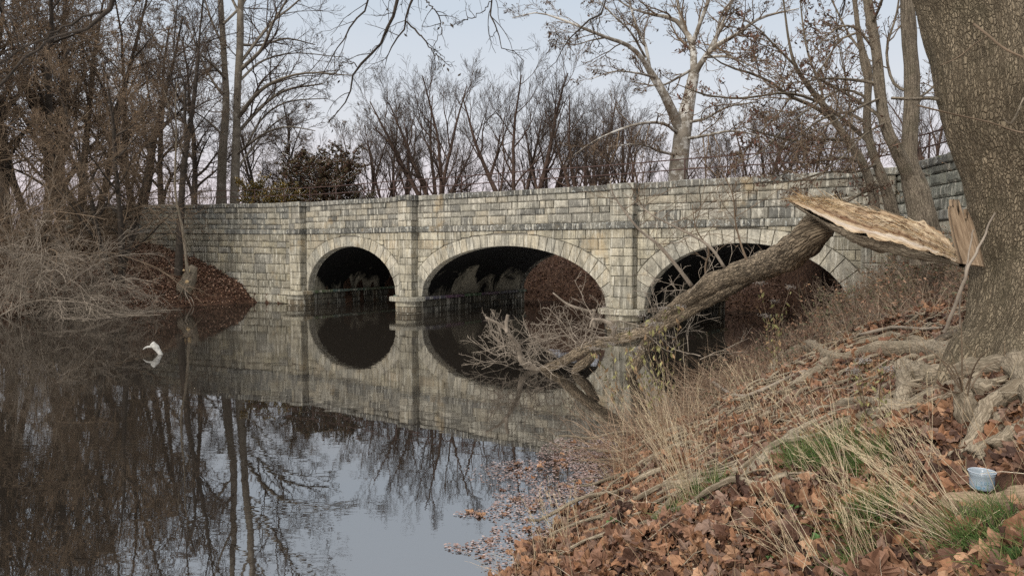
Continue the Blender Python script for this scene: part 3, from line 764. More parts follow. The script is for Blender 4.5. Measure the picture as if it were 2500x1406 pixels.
# ---------------------------------------------------------------- thin dark trees on the left bank
r = np.random.default_rng(31); D = 31
t = empty('bank_tree', at(437,D), 'slim dark double stemmed tree standing on the left bank in front of the wing wall', 'tree')
lines = [[(436,672,D,22),(438,600,D,18),(442,513,D,16),(447,424,D,15),(460,330,D,13),(470,270,D,11),(481,170,D,9),(487,89,D,5),(496,0,D,4),(505,-100,D,2)],
         [(447,424,D,9),(453,350,D,8),(451,280,D-.3,7),(452,213,D-.5,6),(436,170,D-.5,5),(424,130,D-.5,4),(430,40,D-.5,3),(440,-60,D-.5,2)]]
P,R = limbset(lines, 20); each('trunk', P, R, 8, MAT['bark_dark'], t)
lines = [[(458,340,D,4),(490,300,D-1,3),(520,260,D-1.5,2),(545,240,D-1.5,2)], [(470,270,D,4),(500,250,D,3),(530,240,D,2),(560,220,D,2)],
 [(481,170,D,4),(500,110,D+1,3),(540,90,D+1,2),(580,80,D+1,2)], [(452,213,D,4),(470,160,D,3),(480,110,D,2),(470,40,D,2)], [(440,250,D,4),(420,200,D-1,3),(410,150,D-1,2),(380,100,D-1,2)],
 [(453,390,D,4),(430,330,D-1,3),(405,300,D-1,2),(370,290,D-1,2)], [(484,120,D,3),(470,60,D-1,2),(450,10,D-1,2),(440,-40,D-1,2)], [(445,487,D,4),(458,480,D-.5,3),(475,465,D-1,2),(485,455,D-1,1.5)],
 [(462,320,D,4),(440,270,D+1,3),(425,230,D+1,2),(400,200,D+1,2)], [(487,89,D,3),(520,40,D,2),(540,0,D,2),(560,-50,D,2)]]
P,R = limbset(lines, 10); each('limb', P, R, 5, MAT['bark_dark'], t)
crown(t, P, R, r, 8, 6, 4, 0, lr=(.6,.55,.55), tip=.0055, limb='bark_dark', twig='twig_dark', t0=.1, seeds=250, up=(.05,.05,.05))
D = 29.6
t = empty('sapling', at(456,D), 'thin pale curved stem leaning in front of the dark double stemmed tree', 'tree')
lines = [[(458,668,D,8),(452,610,D,7),(446,560,D,7),(436,515,D,6),(428,470,D,5.5),(428,400,D,5),(431,330,D,4),(428,260,D,3),(432,200,D,2)]]
P,R = limbset(lines, 20); mb = MB(); tubes(mb, P, R, 7, rough=.08); mb.build('trunk', MAT['bark_mid'], t)
lines = [[(436,515,D,3),(425,495,D,3),(410,470,D,2),(400,440,D,1.5)], [(428,420,D,3),(440,380,D,2),(445,340,D,2),(455,300,D,1.5)], [(430,330,D,3),(415,290,D,2),(410,250,D,2),(400,220,D,1.5)]]
P,R = limbset(lines, 8); each('limb', P, R, 5, MAT['bark_mid'], t)
crown(t, P, R, r, 7, 5, 4, 0, tip=.005, limb='twig_pale', twig='twig_brown', t0=.2)

# ---------------------------------------------------------------- bushy trees behind the bridge: four kinds, copied
GB = 'bare bushy trees in the row behind the bridge'
kinds = [generic_tree('bushy_tree', 101, 8.5, .17, 7, .42, '', 'tree', GB, stems=6, stemspread=.42, mats=('bark_red','bark_red','twig_dark'), tip=.0045, m=(7,5,4), up=.10, seeds=300, lr=(.75,.6,.6), ang=(.3,.8)),
         generic_tree('bushy_tree', 102, 8.8, .20, 9, .40, '', 'tree', GB, stems=4, stemspread=.30, mats=('bark_red','bark_red','twig_dark'), tip=.0045, m=(6,5,4), up=.11, seeds=200, lr=(.8,.62,.6), ang=(.28,.75)),
         generic_tree('bushy_tree', 103, 7.5, .13, 7, .45, '', 'tree', GB, stems=5, stemspread=.5, mats=('bark_red','bark_red','twig_red'), tip=.0045, m=(6,6,4), up=.09, seeds=1500, seedsize=.045, lr=(.7,.6,.6), ang=(.35,.85))]
spots = [(905,40,2,.95,0.3,'leafy topped bushy tree nearest the dark evergreen behind the bridge'),
 (1065,39,0,1.0,1.0,'broad dark many stemmed tree behind the left end of the middle arch parapet'),
 (975,44,1,.85,2.2,'smaller upright tree between the leafy topped tree and the broad dark tree'),
 (1130,46,2,.8,4.0,'low tree far behind, right of the broad dark many stemmed tree'),
 (1258,40,1,1.05,0.0,'fan shaped red brown tree behind the crown of the middle arch'),
 (1330,44,0,.85,3.0,'dark tree tucked right behind the fan shaped red brown tree'),
 (1425,39,0,.9,5.1,'leaning stemmed tree left of the third pier behind the parapet'),
 (1495,43,1,.9,1.9,'upright tree left of the white sycamore limbs'),
 (1555,38,2,.85,3.3,'short leafy tree just left of the white sycamore trunk'),
 (1745,40,2,.8,.9,'short leafy tree just right of the white sycamore trunk'),
 (1850,42,0,.85,2.5,'dark bushy tree behind the right arch parapet'),
 (1960,37,1,.75,.6,'upright bushy tree behind the broken log tip'),
 (2060,36,2,.75,4.4,'leafy bushy tree behind the leaning thin trees on the right'),
 (2290,30,0,.7,5.5,'bushy tree seen between the double trunk tree and the big leaning trunk')]
used = set()
for i, (x, D, k, s, rz, lab) in enumerate(spots):
    p = at(x, D, 3.25)
    if k not in used:
        used.add(k); o = kinds[k]; o.location = p; o.rotation_euler = (0,0,rz); o.scale = (s,s,s); o['label'] = lab
    else: copy_tree(kinds[k], p, rz, s, lab)

# ---------------------------------------------------------------- taller wood behind and to the left
GT = 'tall bare trees of the wood behind the left bank'
talls = [generic_tree('bare_tree', 201, 17, .33, 16, .32, '', 'tree', GT, mats=('bark_dark','bark_dark','twig_dark'), tip=.007, m=(9,7,5), up=.03, first=.15, seeds=2500, seedsize=.05, lr=(.6,.6,.6)),
         generic_tree('bare_tree', 202, 14, .22, 10, .36, '', 'tree', GT, stems=3, stemspread=.3, mats=('bark_dark','bark_dark','twig_brown'), tip=.008, m=(8,6,5), up=.04, first=.12, seeds=3500, seedsize=.055, lr=(.6,.6,.6))]
spots = [(475,46,0,.8,0.2,'tall dark trunk just right of the slim double stemmed bank tree'),
 (330,40,1,1.0,1.2,'spreading three stemmed tree behind the left end of the wing wall'),
 (215,36,1,1.1,2.9,'brown seed laden tree above the tangle at the left end of the wall'),
 (95,33,1,1.05,.4,'brown seed laden tree over the left waterside tangle'),
 (-60,31,1,1.15,4.1,'brown seed laden tree cut by the left edge of the picture'),
 (20,38,0,1.1,2.0,'tall straight tree behind the leftmost seed laden trees'),
 (400,50,0,.9,3.7,'far tall tree seen between the bank tree and the spreading tree'),
 (150,46,0,1.1,5.0,'far tall tree high above the left seed laden trees'),
 (640,52,1,.75,5.3,'lower far tree just right of the twin trunked sycamore'),
 (720,50,0,.6,1.1,'small far tree above the dark evergreen bush'),
 (285,30,1,.7,0.0,'low brown seed laden tree in front of the left end of the wall'),
 (-170,29,0,1.0,1.0,'tall bare tree beyond the left edge of the picture')]
used = set()
for i, (x, D, k, s, rz, lab) in enumerate(spots):
    p = at(x, D)
    if k not in used:
        used.add(k); o = talls[k]; o.location = p; o.rotation_euler = (0,0,rz); o.scale = (s,s,s); o['label'] = lab
    else: copy_tree(talls[k], p, rz, s, lab)
# far line of low brush closing the horizon behind the parapet
r = np.random.default_rng(77); mb = MB(); n = 1500
bx = r.uniform(-60, 45, n); by = r.uniform(46, 60, n); b0 = np.stack([bx, by, np.full(n, 3.1)], 1)
P,R = grow(b0, nrm(np.stack([r.normal(0,.3,n), r.normal(0,.3,n), np.ones(n)],1)), r.uniform(1.5,5.0,n), r.uniform(.015,.04,n), 6, .13, .05, r, .25)
tubes(mb, P, R, 3); p,d,l,q = sprout(P,R,plen(P),7,.2,.3,.8,.4,.6,r); P2,R2 = grow(p,d,l,np.maximum(q,.008),4,.15,.05,r,.5,.006); tubes(mb, P2, R2, 3)
tag(mb.build('brushwood', MAT['twig_red']), kind='stuff')

# ---------------------------------------------------------------- evergreen and golden bush
def foliage_bush(name, lab, x, D, w, h, z0, n, cols, seed, size=.10, stems=9):
    r = np.random.default_rng(seed); t = empty(name, at(x, D, z0), lab, 'bush'); c = A(t.location)
    az = r.uniform(0,2*np.pi,stems); dd = nrm(np.stack([np.cos(az)*.5*w/h, np.sin(az)*.4*w/h, np.ones(stems)],1))
    P,R = grow(np.tile(c, (stems,1)), dd, h*r.uniform(.7,1.05,stems), np.full(stems,.05), 8, .1, .03, r, .25); mb = MB(); tubes(mb, P, R, 5)
    p,d,l,q = sprout(P,R,plen(P),14,.1,.5,1.2,.42,.6,r); P2,R2 = grow(p,d,l,q,5,.14,.02,r,.3,.006); tubes(mb, P2, R2, 4)
    mb.build('stem', MAT['bark_dark'], t)
    p,d,l,q = sprout(P2,R2,l,7,.1,.4,1.0,.5,.6,r); P3,R3 = grow(p,d,l,q,4,.15,.0,r,.5,.005); mb = MB()
    tubes(mb, P3, R3, 3); leaves_on(mb, P3, n, r, size, cols, .1); mb.build('foliage', MAT['leaf'], t, False)
foliage_bush('evergreen_bush', 'dark red brown evergreen bush rising behind the first pier', 785, 37, 4.5, 4.3, 3.2, 42000, [(.075,.042,.028),(.10,.055,.035),(.06,.05,.026),(.09,.07,.032)], 5, .07, 16)
foliage_bush('golden_bush', 'low olive golden bush on the left of the dark evergreen bush', 655, 36, 3.6, 2.7, 3.2, 20000, [(.20,.13,.03),(.14,.095,.025),(.10,.08,.022)], 6, .06, 14)
foliage_bush('evergreen_bush', 'small dark evergreen bush on the right of the dark evergreen bush', 880, 36, 2.6, 2.1, 3.2, 8000, [(.035,.020,.014),(.05,.035,.018),(.06,.05,.02)], 8, .06, 9)
# ================================================================ foreground and waterside
def gp(x, y):
    """ground point seen at photo coordinates"""
    ds = np.geomspace(1.5, 60, 900); c = A([px(x,y,d) for d in ds]); g = np.maximum(gz(c[:,0], c[:,1], False), 0.0)
    k = np.argmax(c[:,2] <= g) if (c[:,2] <= g).any() else -1
    p = c[k].copy(); p[2] = float(gz(p[:1], p[1:2], True)[0]); return p
def gline(pts, k=16, lift=.35):
    """(x,y,width_px[,raise_m]) along the ground -> tube centre line + radius"""
    out = []
    for q in pts:
        p = gp(q[0], q[1]); r = q[2]*.5*p[1]/FPX; p[2] = max(p[2], 0)+r*lift+(q[3] if len(q) > 3 else 0); out.append([*p, r])
    s = spline(out, k); return s[:,:3], s[:,3]

# ---------------------------------------------------------------- the big leaning tree at the right
r = np.random.default_rng(41)
TB = px(2520, 930, 5.0); TB[2] = gz(TB[:1], TB[1:2])[0]
big = empty('leaning_tree', TB, 'huge leaning trunk with furrowed bark and spreading roots at the right edge of the picture', 'tree')
def tpt(x, y, w, D): p = px(x, y, D); return [*p, w*.5*D/FPX]
tr = [tpt(2535,1010,560,5.05), tpt(2530,950,470,5.05), tpt(2525,880,385,5.05), tpt(2532,800,318,5.05), tpt(2526,700,280,5.05), tpt(2520,600,266,5.05), tpt(2510,500,256,5.0),
      tpt(2486,400,244,4.95), tpt(2444,300,238,4.9), tpt(2414,200,226,4.85), tpt(2386,100,212,4.85), tpt(2356,0,206,4.85), tpt(2305,-150,190,4.8), tpt(2220,-400,160,4.7), tpt(2140,-750,130,4.6), tpt(2100,-1200,95,4.6), tpt(2080,-1800,50,4.6)]
s = spline(tr, 260); P, R = s[:,:3], s[:,3]
mb = MB()
# hand made ring tube with flare ridges and knots
k, ns_ = len(P), 120; T = nrm(np.gradient(P, axis=0)); N = nrm(np.cross(T, A([1.,0,0]))); B = np.cross(T, N)
th = np.linspace(0, 2*np.pi, ns_+1); TT, KK = np.meshgrid(th, np.arange(k)); zz = P[KK,2]
hgt = zz-TB[2]
fl = np.exp(-np.clip(hgt,0,None)*2.2)
rad = R[KK]*(1+.10*fl*np.sin(5*TT+1.2)+.07*fl*np.sin(9*TT)+.028*fbm(np.cos(TT)*1.6, np.sin(TT)*1.6, zz*1.2, 5, 3))
cx, cy = np.cos(TT)*R[KK], np.sin(TT)*R[KK]
furr = fbm(TT*6.5+.8*vnoise(zz*5, TT*2, 0, 6), zz*3.4, 0, 8, 3); rad = rad + .011*np.abs(furr) - .006
for (kz, kt, ks, kr) in ((3.95, 4.0, .09, .10), (3.0, 3.6, .10, .08), (2.55, 4.9, .08, .06), (1.95, 4.3, .12, .05)):
    rad = rad + kr*.5*np.exp(-(((zz-kz)/ks)**2+((TT-kt)*.35/ks)**2))
V = P[KK]+(N[KK]*np.cos(TT)[...,None]+B[KK]*np.sin(TT)[...,None])*rad[...,None]
idx = np.arange(V.shape[0]*V.shape[1]).reshape(V.shape[:2])
uv = np.stack([TT*np.minimum(R[KK],.44), np.cumsum(np.r_[0, np.linalg.norm(np.diff(P,axis=0),axis=1)])[KK]], -1)
mb.add(V.reshape(-1,3), [np.stack([idx[:-1,:-1], idx[:-1,1:], idx[1:,1:], idx[1:,:-1]],-1).reshape(-1,4)], uv.reshape(-1,2))
mb.build('trunk', MAT['bark_big'], big)
# limbs out of the frame that carry the hanging branches
def limb(pts, mat='bark_mid', k=24, sides=10, name='limb', rough=.06):
    q = spline([tpt(*p) for p in pts], k); m = MB(); tubes(m, q[:,:3], q[:,3], sides, rough=rough, seam=True); m.build(name, MAT[mat], big); return q
limb([(2285,-150,90,4.8),(2100,-330,70,5.2),(1800,-420,60,5.8),(1450,-460,50,6.3),(1100,-420,40,6.8),(800,-380,30,7.2),(500,-330,26,7.6),(250,-230,20,7.9)])
limb([(2200,-400,80,4.7),(2400,-700,60,5.0),(2700,-900,40,5.6),(3000,-1100,20,6)])
hang = [
 [(1005,-430,16,6.9),(985,-200,15,6.9),(976,-60,13,7.0),(971,0,12,7.0),(953,64,11,7.0),(914,124,9,7.1),(871,164,8,7.1),(862,205,6,7.2),(846,242,5,7.2),(800,302,2.5,7.3)],
 [(1030,-430,14,6.8),(1020,-200,12,6.8),(1010,-10,9,6.8),(995,20,8,6.8),(992,53,7,6.8),(974,85,6,6.9),(956,124,4,6.9),(940,167,2,7.0)],
 [(992,53,6,6.8),(1010,72,6,6.8),(1028,89,5.5,6.7),(1052,117,4,6.7),(1072,142,3,6.6),(1092,164,2,6.6)],
 [(1010,-5,6,6.8),(1035,0,5,6.7),(1058,22,4.5,6.6),(1074,50,4,6.6),(1072,85,3,6.6),(1054,113,2,6.6)],
 [(950,-420,12,7.0),(925,-180,9,7.2),(901,0,6.5,7.4),(871,46,6,7.5),(850,82,5,7.5),(822,120,4,7.6),(800,156,3,7.6),(765,215,2,7.7)],
 [(1260,-440,12,6.5),(1225,-200,9,6.5),(1200,-10,6,6.5),(1204,53,5,6.5),(1219,89,4,6.5),(1231,122,3.5,6.5),(1252,128,3,6.5),(1276,146,1.5,6.5)],
 [(1199,5,4,6.5),(1178,28,3,6.6),(1156,43,3,6.6),(1125,57,2.5,6.7),(1100,62,1.5,6.7)],
 [(1580,-450,14,6.2),(1530,-200,9,6.2),(1484,0,6,6.2),(1440,50,5.5,6.2),(1404,86,5,6.2),(1383,112,4,6.2),(1358,142,2.5,6.2),(1330,170,1.5,6.2)],
 [(1443,48,4,6.2),(1448,75,3,6.1),(1458,100,3,6.1),(1474,125,2,6.1),(1490,150,1.5,6.1)],
 [(871,164,4,7.1),(845,150,3.5,7.1),(820,175,3,7.2),(790,200,2,7.2)],
 [(330,-290,26,7.8),(290,-120,20,7.9),(277,-10,17,8.0),(270,21,15,8.0),(249,34,13,8.0),(220,64,10,8.0),(199,78,9,8.0),(142,86,8,8.0),(107,105,8,8.1),(53,150,8,8.1),(0,206,9,8.2),(-80,280,7,8.3)],
 [(249,30,9,8.0),(199,46,8,8.0),(139,78,7,7.9),(90,100,6,7.9),(64,115,6,7.9),(11,146,5,7.9),(-60,190,4,7.9)],
 [(15,-200,10,7.5),(5,-60,8,7.5),(0,5,6,7.5),(20,40,5,7.5),(35,75,4.5,7.5),(47,118,4,7.6)],
 [(2085,-330,10,5.2),(2075,-120,8,5.4),(2064,0,6,5.5),(2060,25,5,5.5),(2056,38,4,5.5)]]
q = np.stack([spline([tpt(*p) for p in l], 22) for l in hang])
for i in range(len(hang)):
    m = MB(); wob = q[i,:,:3]+r.normal(0,.009,(22,3))*(np.arange(22) > 0)[:,None]; q[i,:,:3] = wob
    tubes(m, wob, np.maximum(q[i,:,3]*.72,.0024), 6, rough=.15, roughf=25); m.build('hanging_branch', MAT['bark_dark'], big)
Pq, Rq = q[...,:3], np.maximum(q[...,3],.003)
p,d,l,rr_ = sprout(Pq[:,9:], Rq[:,9:], plen(Pq)*.25, 9, .05, .5, 1.1, .9, .5, r); P2,R2 = grow(p,d,np.clip(l,.12,.5),np.clip(rr_,.0018,.004),7,.16,-.03,r,.45,.0013)
mb = MB(); tubes(mb, P2, R2, 4); p,d,l,rr_ = sprout(P2,R2,plen(P2),3,.2,.5,1.0,.5,.7,r); P3,R3 = grow(p,d,l,np.maximum(rr_,.0016),5,.18,-.04,r,.6,.0013); tubes(mb, P3, R3, 3)
leaves_on(mb, P3, 70, r, .022, [(.03,.022,.016)], 1.0); mb.build('crown', MAT['bark_dark'], big)
# shoots across the trunk face
for pts in ([(2500,142,5,4.3),(2450,118,6,4.35),(2410,85,6,4.4),(2378,60,7,4.5)], [(2296,160,2.5,4.5),(2340,140,3,4.5),(2380,108,3,4.5),(2410,90,2.5,4.5)], [(2240,258,4,4.6),(2330,280,4,4.6),(2420,300,4,4.5),(2470,318,4,4.4),(2500,325,4,4.3)],
            [(2500,240,6,4.4),(2470,300,4,4.4),(2450,290,3,4.4)], [(2178,240,8,5.4),(2230,242,9,5.2),(2270,240,10,5.0),(2310,246,12,4.9)]):
    limb(pts, 'twig_brown' if pts[0][2] < 6 else 'bark_mid', 12, 6, 'side_twig', .02)
# torn snag left on the trunk where the limb broke off
nu, nv = 36, 24; uu = np.linspace(0,1,nu); vv = np.linspace(0,1,nv); jag = 1-.34*np.clip(fbm(uu*7, 0*uu, 0, 97, 3), -.4, 1)-.20*smooth(.35,1,uu)-.22*(np.abs(uu-.33)<.05)
UU, VV = np.meshgrid(uu, vv); bx_, by_ = 2352+52*UU, 644+8*UU; tx_, ty_ = 2318+48*UU, 505+4*UU; hv = VV*jag[None,:]
qx, qy = bx_+(tx_-bx_)*hv+6*np.sin(hv*3)*(UU-.5), by_+(ty_-by_)*hv
Pf_ = A([[px(qx[i,j], qy[i,j], 4.93) for j in range(nu)] for i in range(nv)]); th_ = .055*np.sin(np.pi*np.clip(UU,.02,.98))*(1-.6*VV)+.012*vnoise(UU*14, VV*1.2, 0, 98)
Fr = Pf_.copy(); Fr[...,1] -= th_; Bk = Pf_.copy(); Bk[...,1] += .03+.02*(1-VV)
mb = MB(); ix = np.arange(nu*nv).reshape(nv,nu); n0 = nu*nv
ring = np.concatenate([ix[0,:], ix[1:,-1], ix[-1,-2::-1], ix[-2:0:-1,0]]); nxt = np.roll(ring,-1)
mb.add(np.concatenate([Fr.reshape(-1,3), Bk.reshape(-1,3)]), [np.stack([ix[:-1,:-1],ix[:-1,1:],ix[1:,1:],ix[1:,:-1]],-1).reshape(-1,4), np.stack([ix[:-1,:-1],ix[1:,:-1],ix[1:,1:],ix[:-1,1:]],-1).reshape(-1,4)+n0, np.stack([ring,nxt,nxt+n0,ring+n0],-1)], np.tile(np.stack([UU*.14, hv*.38],-1).reshape(-1,2),(2,1)))
M = Mat('torn_grey_wood'); tcn = M.n('TexCoord'); mp = M.n('Mapping', {'Vector': tcn.outputs['UV'], 'Scale': (60,5,1)}); n = M.noise(mp.outputs[0], 1.4, 5, .6, .3)
MAT['torn'] = M.surf(M.ramp(n, [(.3, (.14,.095,.06)), (.6, (.30,.22,.145)), (.8, (.42,.33,.23))]), .9, M.bump(n, .6, .01), .1)
mb.build('torn_snag', MAT['torn'], big)
# roots
ROOTS = [[(2500,925,50,.03),(2420,930,52,.03),(2330,940,50,.02),(2260,934,44,.02),(2205,922,36,.03)], [(2420,985,60),(2328,966,42),(2248,988,40),(2200,1007,38),(2104,998,34),(2024,1007,30),(1960,1035,20)],
 [(2350,890,60),(2250,880,46),(2150,872,36),(2080,885,30),(2018,882,28,.03),(1976,866,32,.06),(1928,876,32,.05),(1890,905,26,.02),(1877,950,16)],
 [(2500,988,36,.06),(2430,1020,40,.04),(2392,1062,44,.02),(2360,1100,40),(2325,1150,30)], [(2520,1040,20,.05),(2500,1066,24,.04),(2456,1094,34,.03),(2408,1116,46,.01),(2366,1160,50)],
 [(2205,922,34,.03),(2212,960,38,.01),(2200,1005,30)], [(2330,880,40),(2240,850,26),(2170,830,20),(2100,838,14),(2030,850,9)], [(2104,998,26),(2140,1030,20),(2130,1070,14)],
 [(2200,1007,26),(2120,1020,26),(2060,1050,22),(2010,1075,14)], [(2020,900,24,.02),(1990,925,26),(1945,950,24),(1915,975,14)], [(2455,870,60,.1),(2500,960,60,.03),(2560,1050,50)], [(2430,1022,22,.03),(2440,1060,22,.02),(2480,1085,18)]]
for pts in ROOTS:
    P_, R_ = gline(pts, 26, .45); P_ = P_+r.normal(0,.006,P_.shape); m = MB(); P_[:,2] += .02; tubes(m, P_, R_*1.05, 14, rough=.34, roughf=9, seam=True, cap=True); m.build('root', MAT['bark_root'], big)
# gnarled stump with thin shoots beside the trunk
sb = gp(2372, 1040)
st = empty('gnarled_stump', sb, 'short gnarled stump with thin shoots in front of the big leaning trunk', 'stump')
Dst = sb[1]; q = spline([[*px(2374,1060,Dst), 36*Dst/FPX], [*px(2370,1030,Dst), 30*Dst/FPX], [*px(2362,995,Dst), 30*Dst/FPX], [*px(2352,965,Dst+.02), 26*Dst/FPX], [*px(2346,955,Dst), 10*Dst/FPX]], 22)
mb = MB(); tubes(mb, q[:,:3], q[:,3], 20, rough=.5, roughf=12, seam=True, cap=True); mb.build('stump_body', MAT['bark_root'], st)
for tip in ((2240,840),(2285,870),(2270,1010),(2200,965),(2345,760),(2420,850),(2380,905),(2330,930),(2230,1000),(2440,880),(2310,880)):
    e = px(tip[0], tip[1], Dst+r.uniform(-.3,.2)); b0 = q[r.integers(8,20),:3]; m_ = (b0+e)/2+A([0,0,.06]); s_ = spline([[*b0,.005],[*m_,.004],[*e,.0018]], 10)
    m = MB(); tubes(m, s_[:,:3], s_[:,3], 5); m.build('shoot', MAT['twig_brown'], st)
# fallen branches lying on the bank (each its own thing)
def ground_log(name, lab, pts, mat='bark_mid', cat='branch', k=30, rough=.16, group=None, rf=9, lift=.5, sides=12):
    P_, R_ = gline(pts, k, lift); P_ = P_ + np.cumsum(r.normal(0,.0015,P_.shape),0); o = MB(); tubes(o, P_, R_, sides, rough=rough, roughf=rf, seam=True, cap=True)
    ob = o.build(name, MAT[mat]); return tag(ob, lab, cat, group)
ground_log('fallen_branch', 'thick pale branch sloping down through the leaves beside the green grass tufts', [(1826,1182,44),(1862,1150,50),(1912,1105,48),(1960,1072,42),(2000,1052,36)], 'bark_root', k=26)
ground_log('fallen_branch', 'short peeling branch with a broken end above the brown leaves on the bank', [(1776,1032,16,.02),(1810,1015,26,.02),(1864,988,26,.02),(1912,976,22,.02),(1960,955,16,.02)], 'bark_log')
ground_log('fallen_branch', 'thin pale stick reaching toward the water from the humped root', [(1735,935,7,.03),(1800,975,9,.05),(1880,953,10,.06),(1954,934,9,.06),(2000,915,7,.05)], 'twig_pale')
ground_log('fallen_branch', 'dark curved stick under the humped root', [(1906,962,10,.02),(1960,966,12,.02),(2024,962,11,.02),(2078,953,12,.02),(2130,938,10,.02)], 'bark_mid')
ground_log('fallen_branch', 'grey forked branch, uppermost of the sticks lying below the bushes', [(1985,832,7,.04),(2024,805,11,.06),(2088,790,14,.08),(2152,785,14,.08),(2184,793,10,.06),(2230,785,7,.05)], 'drift' if False else 'bark_mid')
ground_log('fallen_branch', 'brown arched stick lying just below the grey forked branch', [(2030,822,7,.05),(2088,812,8,.06),(2152,798,8,.08),(2200,800,6,.06)], 'twig_pale')
ground_log('fallen_branch', 'long thin stick ending against the foot of the leaning trunk', [(2024,842,6,.05),(2104,828,8,.06),(2178,818,9,.07),(2248,823,8,.07),(2300,818,7,.06)], 'twig_pale')
ground_log('fallen_branch', 'bleached stick bending over the leaves below the tallest dry grass', [(1668,1262,9,.03),(1700,1262,11,.03),(1735,1282,11,.02),(1772,1310,12,.02),(1830,1332,11,.01)], 'twig_pale', k=20)
ground_log('fallen_branch', 'short stick half hidden by leaves near the bright green leaf', [(1902,1322,8,.01),(1930,1290,10,.02),(1960,1262,9,.02)], 'bark_mid', k=12)
ground_log('fallen_branch', 'mossy branch between the roots leading up to the leaning trunk', [(2190,925,18,.05),(2240,890,20,.06),(2290,862,20,.08),(2340,838,18,.08)], 'bark_mid')
# rotten log in the lower right corner
ground_log('rotten_log', 'rotten log with split crumbling wood in the lower right corner under the plastic cup', [(2318,1262,40,.0),(2335,1252,62,.0),(2400,1248,74,.0),(2480,1250,78,.0),(2580,1255,80,.0)], 'torn', 'log', k=40, rough=.34, rf=11, lift=.55, sides=22)
# plastic cup standing on the log
cb = gp(2396, 1212); D = cb[1]+.02; c = px(2396, 1192, D); rw = 31*D/FPX; hh = 2*rw*.72
CUPC = c.copy(); cup = empty('plastic_cup', (c[0], c[1], c[2]), 'clear plastic cup with a faded blue print standing on the rotten log', 'cup')
Mc = Mat('clear_plastic'); Mc.surf((.34,.41,.46,1), .2, None, .6, **{'Alpha': .55}); MAT['cup'] = Mc.m
def lathe(prof, n=40, sq=0):
    th = np.linspace(0,2*np.pi,n,endpoint=False); V = [[c[0]+r_*math.cos(t_), c[1]+r_*math.sin(t_), c[2]+z_] for r_, z_ in prof for t_ in th]; m = len(prof)
    F = [(i*n+j, i*n+(j+1)%n, (i+1)*n+(j+1)%n, (i+1)*n+j) for i in range(m-1) for j in range(n)]; o = MB(); o.add(V, F); return o
lathe([(0,.002),(rw*.82,.002),(rw*.84,.006),(rw*.87,hh*.45),(rw*.90,hh*.78),(rw*.93,hh*.80),(rw*.95,hh*.96),(rw*.92,hh*.96),(rw*.90,hh*.81),(rw*.88,hh*.77),(rw*.85,hh*.45),(rw*.81,.008),(0,.008)]).build('cup_body', MAT['cup'], cup)
Mr = Mat('cup_rim_plastic'); Mr.surf((.36,.40,.44,1), .3, None, .6); lathe([(rw*.93,hh*.95),(rw*1.0,hh*.955),(rw*1.01,hh*.985),(rw*.98,hh*1.0),(rw*.92,hh*.985),(rw*.93,hh*.95)]).build('rim', Mr.m, cup)
Mp = Mat('faded_blue_print'); nn = Mp.noise(Mp.coord('Object'), 260, 3, .6); Mp.surf(Mp.ramp(nn, [(.42, (.06,.16,.24)), (.58, (.24,.33,.40))]), .5)
def decal(t0, t1, z0, z1, k=6):
    ts = np.linspace(t0,t1,k); V = []
    for z_ in (z0, z1):
        rr2 = rw*(.845+.055*z_/ (hh*.78))+.0012
        V += [[c[0]+rr2*math.sin(t_), c[1]-rr2*math.cos(t_), c[2]+z_] for t_ in ts]
    return V, [(i, i+1, k+i+1, k+i) for i in range(k-1)]
pm = MB()
for (t0,t1,z0,z1) in ((.55,1.15,.12,.55),(-1.15,-.62,.10,.26),(-.55,-.3,.12,.24)): V,F_ = decal(t0,t1,z0*hh,z1*hh); pm.add(V,F_)
# small worn capitals  S E R T 7  read as strokes on the side
strokes = {'H':[(0,0,0,1),(1,0,1,1),(0,.5,1,.5)],'E':[(0,0,0,1),(0,1,1,1),(0,.5,.8,.5),(0,0,1,0)],'S':[(1,1,0,1),(0,1,0,.5),(0,.5,1,.5),(1,.5,1,0),(1,0,0,0)],'R':[(0,0,0,1),(0,1,1,1),(1,1,1,.5),(1,.5,0,.5),(.4,.5,1,0)],'T':[(.5,0,.5,1),(0,1,1,1)],'Z':[(0,1,1,1),(1,1,0,0),(0,0,1,0)]}
for ci, ch in enumerate('HERTZ'[1:4]):
    t0 = -.62+ci*.26
    for (x0,y0,x1,y1) in strokes[ch]:
        wv = .022; tt = [t0+x0*.17, t0+x1*.17]; z_ = [hh*(.36+y0*.17), hh*(.36+y1*.17)]; dx, dz = tt[1]-tt[0], (z_[1]-z_[0])/rw; ln = math.hypot(dx,dz)+1e-9; ox, oz = -dz/ln*wv, dx/ln*wv*rw; V = []
        for a_, b_ in ((tt[0]-ox,z_[0]-oz),(tt[1]-ox,z_[1]-oz),(tt[1]+ox,z_[1]+oz),(tt[0]+ox,z_[0]+oz)):
            rr2 = rw*(.845+.055*b_/(hh*.78))+.0014; V.append([c[0]+rr2*math.sin(a_), c[1]-rr2*math.cos(a_), c[2]+b_])
        pm.add(V, [(0,1,2,3)])
pm.build('print', Mp.m, cup, False)

